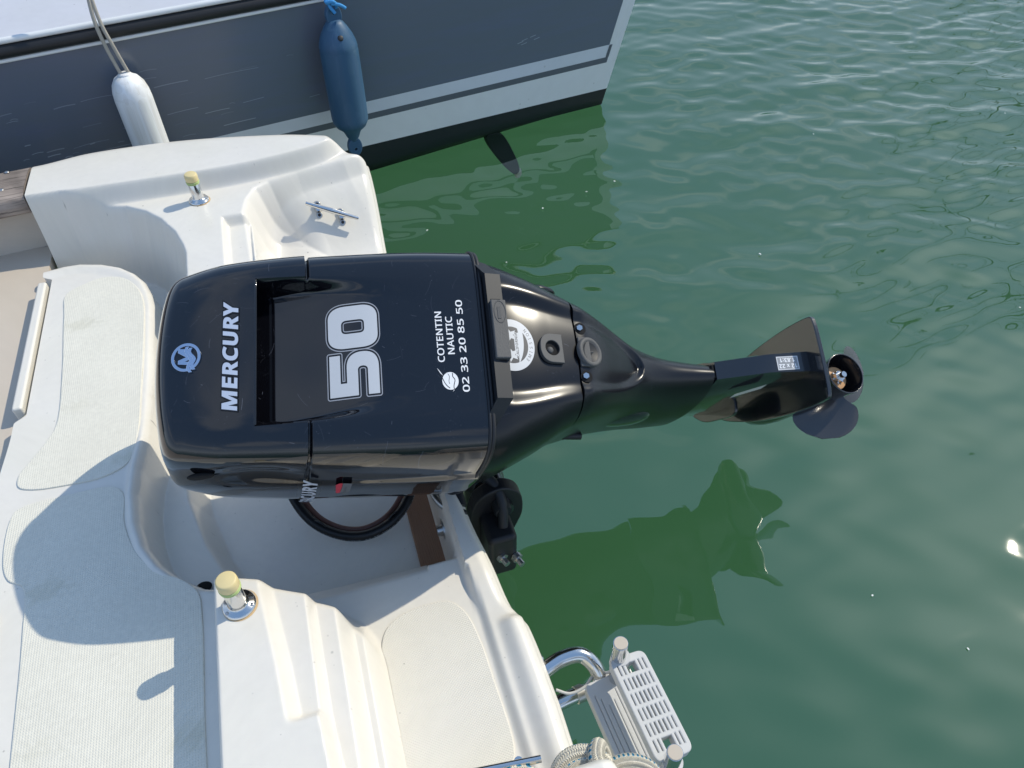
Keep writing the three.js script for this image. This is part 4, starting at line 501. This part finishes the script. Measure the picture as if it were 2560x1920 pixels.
// ------------------------------------------------------------------ the neighbouring slate-blue boat, seen by its stern quarter
{
  const nb = thing('moored_boat', 'slate blue boat with grey waterline stripes moored beyond the white one', 'boat'); nb.position.set(0.424, 0, -3.387); nb.rotation.y = THREE.MathUtils.degToRad(30.82);
  const TF = Math.tan(THREE.MathUtils.degToRad(8)), stern = (h) => 0.17 * h, bend = (x) => 0.022 * Math.pow(Math.max(0, -x - 2.2), 2);
  const side = (x, h) => [x, h, (h > 0 ? h * TF : h * 2.4) - bend(x)];
  const boot = (x) => 0.083 - 0.035 * x * (x > -3 ? 1 : 1), sBot = (x) => 0.241 - 0.019 * x, sTop = (x) => 0.297 - 0.015 * x, line = (x) => sBot(x) - 0.026, rail = () => 0.727;
  const strip = (x0, x1, lo, hi, nu = 70, nv = 6) => grid(nu, nv, (a, b) => { const xx = lerp(-6.0, 0, a), lo1 = lo(xx), h = lerp(lo1, hi(xx), b), e = x1(h), x = lerp(-6.0, e, 1 - Math.pow(1 - a, 1.5)); return side(x, lerp(lo(x), hi(x), b)); }, { uv: (a, b, p) => [p[0] * 0.5, p[1] * 0.5] });
  const scuffs = canvasTex(1536, 512, (c, w, h) => {
    c.fillStyle = '#636b79'; c.fillRect(0, 0, w, h); const R = rng(31);
    for (let k = 0; k < 900; k++) { const v = R() < 0.5 ? '80,88,102' : '112,120,132'; c.fillStyle = `rgba(${v},0.022)`; const x = R() * w, y = R() * h; c.beginPath(); c.ellipse(x, y, 20 + R() * 90, 4 + R() * 18, (R() - 0.5) * 0.5, 0, 7); c.fill(); }
    for (let k = 0; k < 46; k++) { const x = 330 + R() * R() * 560, y = 110 + R() * 330, L = 8 + R() * R() * 90; c.strokeStyle = `rgba(205,210,218,${0.15 + R() * 0.55})`; c.lineWidth = 0.8 + R() * 2.4; c.beginPath(); c.moveTo(x, y); c.quadraticCurveTo(x + L / 2, y - R() * 5 - 1, x + L, y + (R() - 0.5) * 5); c.stroke(); }
    for (let k = 0; k < 5; k++) { const x = 1270 + R() * 60, y = 330 + R() * 40; c.strokeStyle = 'rgba(205,210,218,0.7)'; c.lineWidth = 2; c.beginPath(); c.moveTo(x, y); c.lineTo(x + 14, y - 5); c.stroke(); }
  });
  const slate = new THREE.MeshPhysicalMaterial({ map: scuffs, roughness: 0.28, clearcoat: 0.4, clearcoatRoughness: 0.15 }), slatePlain = new THREE.MeshPhysicalMaterial({ color: lin(0.11, 0.125, 0.15), roughness: 0.3 });
  const pale = new THREE.MeshPhysicalMaterial({ color: lin(0.70, 0.75, 0.84), roughness: 0.3, map: speckle }), lower = new THREE.MeshPhysicalMaterial({ color: lin(0.80, 0.83, 0.86), roughness: 0.25, clearcoat: 0.3, map: speckle });
  const anti = new THREE.MeshPhysicalMaterial({ color: lin(0.010, 0.014, 0.018), roughness: 0.5 });
  const edge = (h) => stern(h), bord = (h) => stern(h) - 0.068, bord2 = (h) => stern(h) - 0.052;
  part(nb, 'antifouled_bottom', [strip(0, edge, () => -0.55, boot, 70, 16)], anti);
  part(nb, 'lower_hull', [strip(0, edge, boot, line)], lower);
  part(nb, 'stripe', [strip(0, bord2, line, sBot)], slatePlain, 'thin dark stripe');
  part(nb, 'stripe', [strip(0, bord, sBot, sTop)], pale, 'broad pale stripe');
  { const g = grid(90, 10, (a, b) => { const x = lerp(-6.0, bord(lerp(0.297, rail(), b)), 1 - Math.pow(1 - a, 1.5)); return side(x, lerp(sTop(x), rail(), b)); }, { uv: (a, b, p) => [(p[0] + 3.0) / 3.0, (p[1] - 0.25) / 0.5] }); part(nb, 'topsides', g, slate, 'scuffed slate blue topsides'); }
  part(nb, 'stern_border', [grid(4, 20, (a, b) => { const h = lerp(line(0), rail(), b), x0 = h < sBot(0) ? bord2(h) : bord(h); return side(lerp(x0, edge(h), a), h); })], lower);
  part(nb, 'stripe', [grid(2, 12, (a, b) => { const h = lerp(sBot(0), sTop(0), b); const p = side(lerp(bord(h) - 0.0, bord2(h), a), h); p[2] += 0.0015; return p; })], slatePlain, 'thin dark stripe end');
  // rub rail and deck edge
  const railTube = (h, r, o) => { const pts = []; for (let k = 0; k <= 24; k++) { const x = lerp(stern(h), -6, k / 24), p = side(x, h); pts.push([p[0], p[1], p[2] + o]); } return tube(pts, r, 90, 12); };
  part(nb, 'rub_rail', railTube(0.747, 0.020, 0.004), M.blackRubber); part(nb, 'rail_trim', [railTube(0.722, 0.006, 0.010), railTube(0.775, 0.009, 0.004)], lower);
  const deckM = new THREE.MeshPhysicalMaterial({ color: lin(0.60, 0.62, 0.68), roughness: 0.4, map: speckle });
  part(nb, 'deck', [grid(60, 12, (a, b) => { const x = lerp(stern(0.78), -6, a), p = side(x, 0.778), t = b; return [x, 0.778 + 0.10 * Math.sin(Math.min(1, t * 4) * Math.PI / 2) * 0.8 + 0.02 * t, p[2] - t * 2.0]; }, { flip: true, uv: (a, b) => [a * 6, b * 3] })], deckM);
  part(nb, 'transom', [grid(20, 16, (a, b) => { const h = lerp(-0.3, 0.778, b), p = side(stern(h), h); return [p[0] + 0.03 * Math.sin(a * Math.PI), h, lerp(p[2], p[2] - 2.0 - 2 * h * TF, a)]; }, {})], lower);
  part(nb, 'far_side', [grid(30, 8, (a, b) => { const h = lerp(-0.3, 0.80, b), x = lerp(stern(h), -6, a); return [x, h, -2.0 - h * TF + bend(x)]; }, { flip: true })], lower);
  // rudder under water, its tip bare
  const rud = new THREE.ExtrudeGeometry(shapeOf([[-0.60, -0.02], [-0.54, -0.02], [-0.47, -0.13], [-0.435, -0.235], [-0.45, -0.245], [-0.54, -0.14]], true, 50), { depth: 0.02, bevelEnabled: true, bevelThickness: 0.006, bevelSize: 0.006, bevelSegments: 2 }).translate(0, 0, -0.06); const rd = part(nb, 'rudder', rud, anti);
  part(rd, 'bare_tip', new THREE.SphereGeometry(0.02, 14, 10).scale(1, 1.4, 0.6).translate(-0.43, -0.255, -0.05), M.stone);

  // fenders, each hanging from its own line
  const place = (name, label, x, h, z) => { const f = thing(name, label, 'fender'); f.position.copy(V3(x, h, z).applyAxisAngle(V3(0, 1, 0), nb.rotation.y).add(nb.position)); f.rotation.y = nb.rotation.y; return f; };
  const fTex = (base, dirt, seed) => canvasTex(512, 512, (c, w, h) => { const R = rng(seed); c.fillStyle = base; c.fillRect(0, 0, w, h); for (let k = 0; k < 260; k++) { c.fillStyle = `rgba(${dirt},${R() * 0.07})`; c.beginPath(); c.ellipse(R() * w, R() * h, 3 + R() * 30, 3 + R() * 60, 0, 0, 7); c.fill(); } for (let k = 0; k < 60; k++) { c.strokeStyle = `rgba(${dirt},${0.08 + R() * 0.2})`; c.lineWidth = 0.6 + R(); const x = R() * w, y = R() * h; c.beginPath(); c.moveTo(x, y); c.lineTo(x + (R() - 0.5) * 30, y + R() * 40); c.stroke(); } });
  const blueM = new THREE.MeshPhysicalMaterial({ map: fTex('#2c5474', '130,150,160', 4), roughness: 0.5 }), whiteM = new THREE.MeshPhysicalMaterial({ map: fTex('#eef0f1', '120,115,95', 8), roughness: 0.5 });
  const ropeBlue = new THREE.MeshPhysicalMaterial({ color: lin(0.05, 0.28, 0.60), roughness: 0.8 }), ropeGrey = new THREE.MeshPhysicalMaterial({ color: lin(0.42, 0.39, 0.34), roughness: 0.9, bumpMap: gelBump, bumpScale: 0.002 });
  {
    const R0 = 0.066, f = place('hanging_fender', 'blue cylindrical fender on a light blue line against the slate hull', -1.285, 0.222, 0.165);
    const b = lathe([[0.0, 0.018], [0.012, 0.02], [0.022, 0.034], [0.034, 0.062], [0.056, 0.082], [R0 - 0.002, 0.098], [R0, 0.112], [R0 * 1.01, 0.22], [R0, 0.352], [R0 - 0.0025, 0.358], [R0 - 0.0005, 0.364], [0.063, 0.380], [0.055, 0.402], [0.042, 0.425], [0.030, 0.442], [0.020, 0.452], [0.0, 0.454]], 48); part(f, 'body', b, blueM);
    const eye = (y, s) => { const sh = new THREE.Shape(); sh.absellipse(0, 0, 0.024, 0.034, 0, Math.PI * 2); const ho = new THREE.Path(); ho.absarc(0, 0.010 * s, 0.008, 0, Math.PI * 2, true); sh.holes.push(ho); return new THREE.ExtrudeGeometry(sh, { depth: 0.016, bevelEnabled: true, bevelThickness: 0.003, bevelSize: 0.003, bevelSegments: 2, curveSegments: 20 }).translate(0, y, -0.008); };
    part(f, 'eye', eye(0.465, 1), blueM); part(f, 'eye', eye(-0.004, -1), blueM); const vp = V3(-0.004, 0.408, 0.050); part(f, 'valve', [lathe([[0, 0.004], [0.006, 0.004], [0.0095, 0.002], [0.010, -0.002]], 20).rotateX(Math.PI / 2 - 0.7).translate(vp.x, vp.y, vp.z)], M.blackRubber);
    part(f, 'line', [tube([[0.0, 0.478, 0.024], [-0.012, 0.500, 0.016], [-0.016, 0.53, 0.004], [-0.012, 0.60, 0.0], [-0.02, 0.72, -0.01]], 0.0055, 40, 10), tube([[0.0, 0.470, -0.01], [0.012, 0.498, 0.014], [-0.002, 0.515, 0.024], [-0.022, 0.512, 0.012], [-0.006, 0.54, 0.004], [0.004, 0.62, 0.0]], 0.0055, 40, 10), tube([[-0.008, 0.508, 0.020], [0.018, 0.502, 0.026], [0.038, 0.488, 0.024]], 0.0055, 20, 10)], ropeBlue);
  }
  {
    const R0 = 0.056, f = place('hanging_fender', 'dirty white fender on twin grey lines behind the white gunwale', -1.965, 0.10, 0.155);
    part(f, 'body', lathe([[0, 0.0], [0.03, 0.006], [0.048, 0.03], [R0, 0.07], [R0, 0.46], [0.054, 0.485], [0.048, 0.507], [0.036, 0.525], [0.020, 0.535], [0, 0.537]], 48), whiteM); part(f, 'collar', lathe([[0.018, 0.533], [0.020, 0.537], [0.014, 0.541], [0, 0.541]], 24), whiteM);
    part(f, 'line', [tube([[-0.010, 0.538, 0.0], [-0.022, 0.62, 0.004], [-0.026, 0.70, 0.008], [-0.012, 0.80, -0.01], [0.0, 0.92, -0.05]], 0.0055, 40, 10), tube([[0.012, 0.538, 0.0], [-0.002, 0.62, 0.008], [-0.012, 0.69, 0.008], [-0.008, 0.80, -0.01], [0.006, 0.92, -0.05]], 0.0055, 40, 10)], ropeGrey);
  }
}
// ------------------------------------------------------------------ sailing boats across the basin; only their rigs are mirrored in the water
{
  const alu = new THREE.MeshPhysicalMaterial({ color: lin(0.12, 0.11, 0.09), roughness: 0.5 }), wire = new THREE.MeshPhysicalMaterial({ color: lin(0.03, 0.03, 0.03), roughness: 0.5 }), hullM = new THREE.MeshPhysicalMaterial({ color: lin(0.55, 0.56, 0.58), roughness: 0.35 });
  const yacht = (x, z, turn, mast, label) => {
    const y = thing('sailing_yacht', label, 'yacht', 'yachts moored across the basin'); y.position.set(x, 0, z); y.rotation.y = turn;
    part(y, 'hull', grid(40, 14, (a, b) => { const t = lerp(-1, 1, a), half = 1.15 * Math.pow(Math.max(0, 1 - Math.pow(Math.max(0, t), 2.2)), 0.8) * (t < 0 ? lerp(0.72, 1, ss(-1, -0.2, t)) : 1), ph = (b - 0.5) * Math.PI; return [t * 3.8, 0.95 + 0.15 * t * t - 1.15 * Math.pow(Math.cos(ph), 0.6), half * Math.sin(ph)]; }), hullM);
    part(y, 'deck', grid(30, 8, (a, b) => { const t = lerp(-1, 1, a), half = 1.13 * Math.pow(Math.max(0, 1 - Math.pow(Math.max(0, t), 2.2)), 0.8) * (t < 0 ? lerp(0.72, 1, ss(-1, -0.2, t)) : 1); return [t * 3.78, 0.93 + 0.15 * t * t, half * lerp(-1, 1, b)]; }), hullM);
    part(y, 'mast', rod([0.4, 0.9, 0], [0.4, mast, 0], 0.06, 0.05, 14), alu); part(y, 'boom', rod([0.35, 1.75, 0], [-2.6, 1.8, 0], 0.045, 0.045, 12), alu);
    for (const h of [0.45, 0.72]) part(y, 'spreader', rod([0.4, mast * h, -0.62], [0.4, mast * h, 0.62], 0.018, 0.018, 8), alu);
    for (const s of [-1, 1]) { part(y, 'shroud', [rod([0.4, 0.95, s * 1.0], [0.4, mast * 0.45, s * 0.62], 0.007, 0.007, 6), rod([0.4, mast * 0.45, s * 0.62], [0.4, mast * 0.72, s * 0.6], 0.007, 0.007, 6), rod([0.4, mast * 0.72, s * 0.6], [0.4, mast * 0.97, 0], 0.007, 0.007, 6)], wire); part(y, 'lower_shroud', rod([0.1, 0.95, s * 1.0], [0.4, mast * 0.45, 0], 0.006, 0.006, 6), wire); }
    part(y, 'forestay', rod([3.6, 1.05, 0], [0.4, mast * 0.95, 0], 0.018, 0.018, 8), wire); part(y, 'backstay', rod([-3.6, 1.0, 0], [0.4, mast, 0], 0.007, 0.007, 6), wire);
  };
  yacht(12.4, -18.6, 1.2, 17.5, 'white sailing yacht with a tall dark mast moored nearest across the basin'); yacht(15.2, -18.4, 1.25, 17.0, 'white sailing yacht moored on the far side of its neighbour');
}

renderer.render(scene, camera);
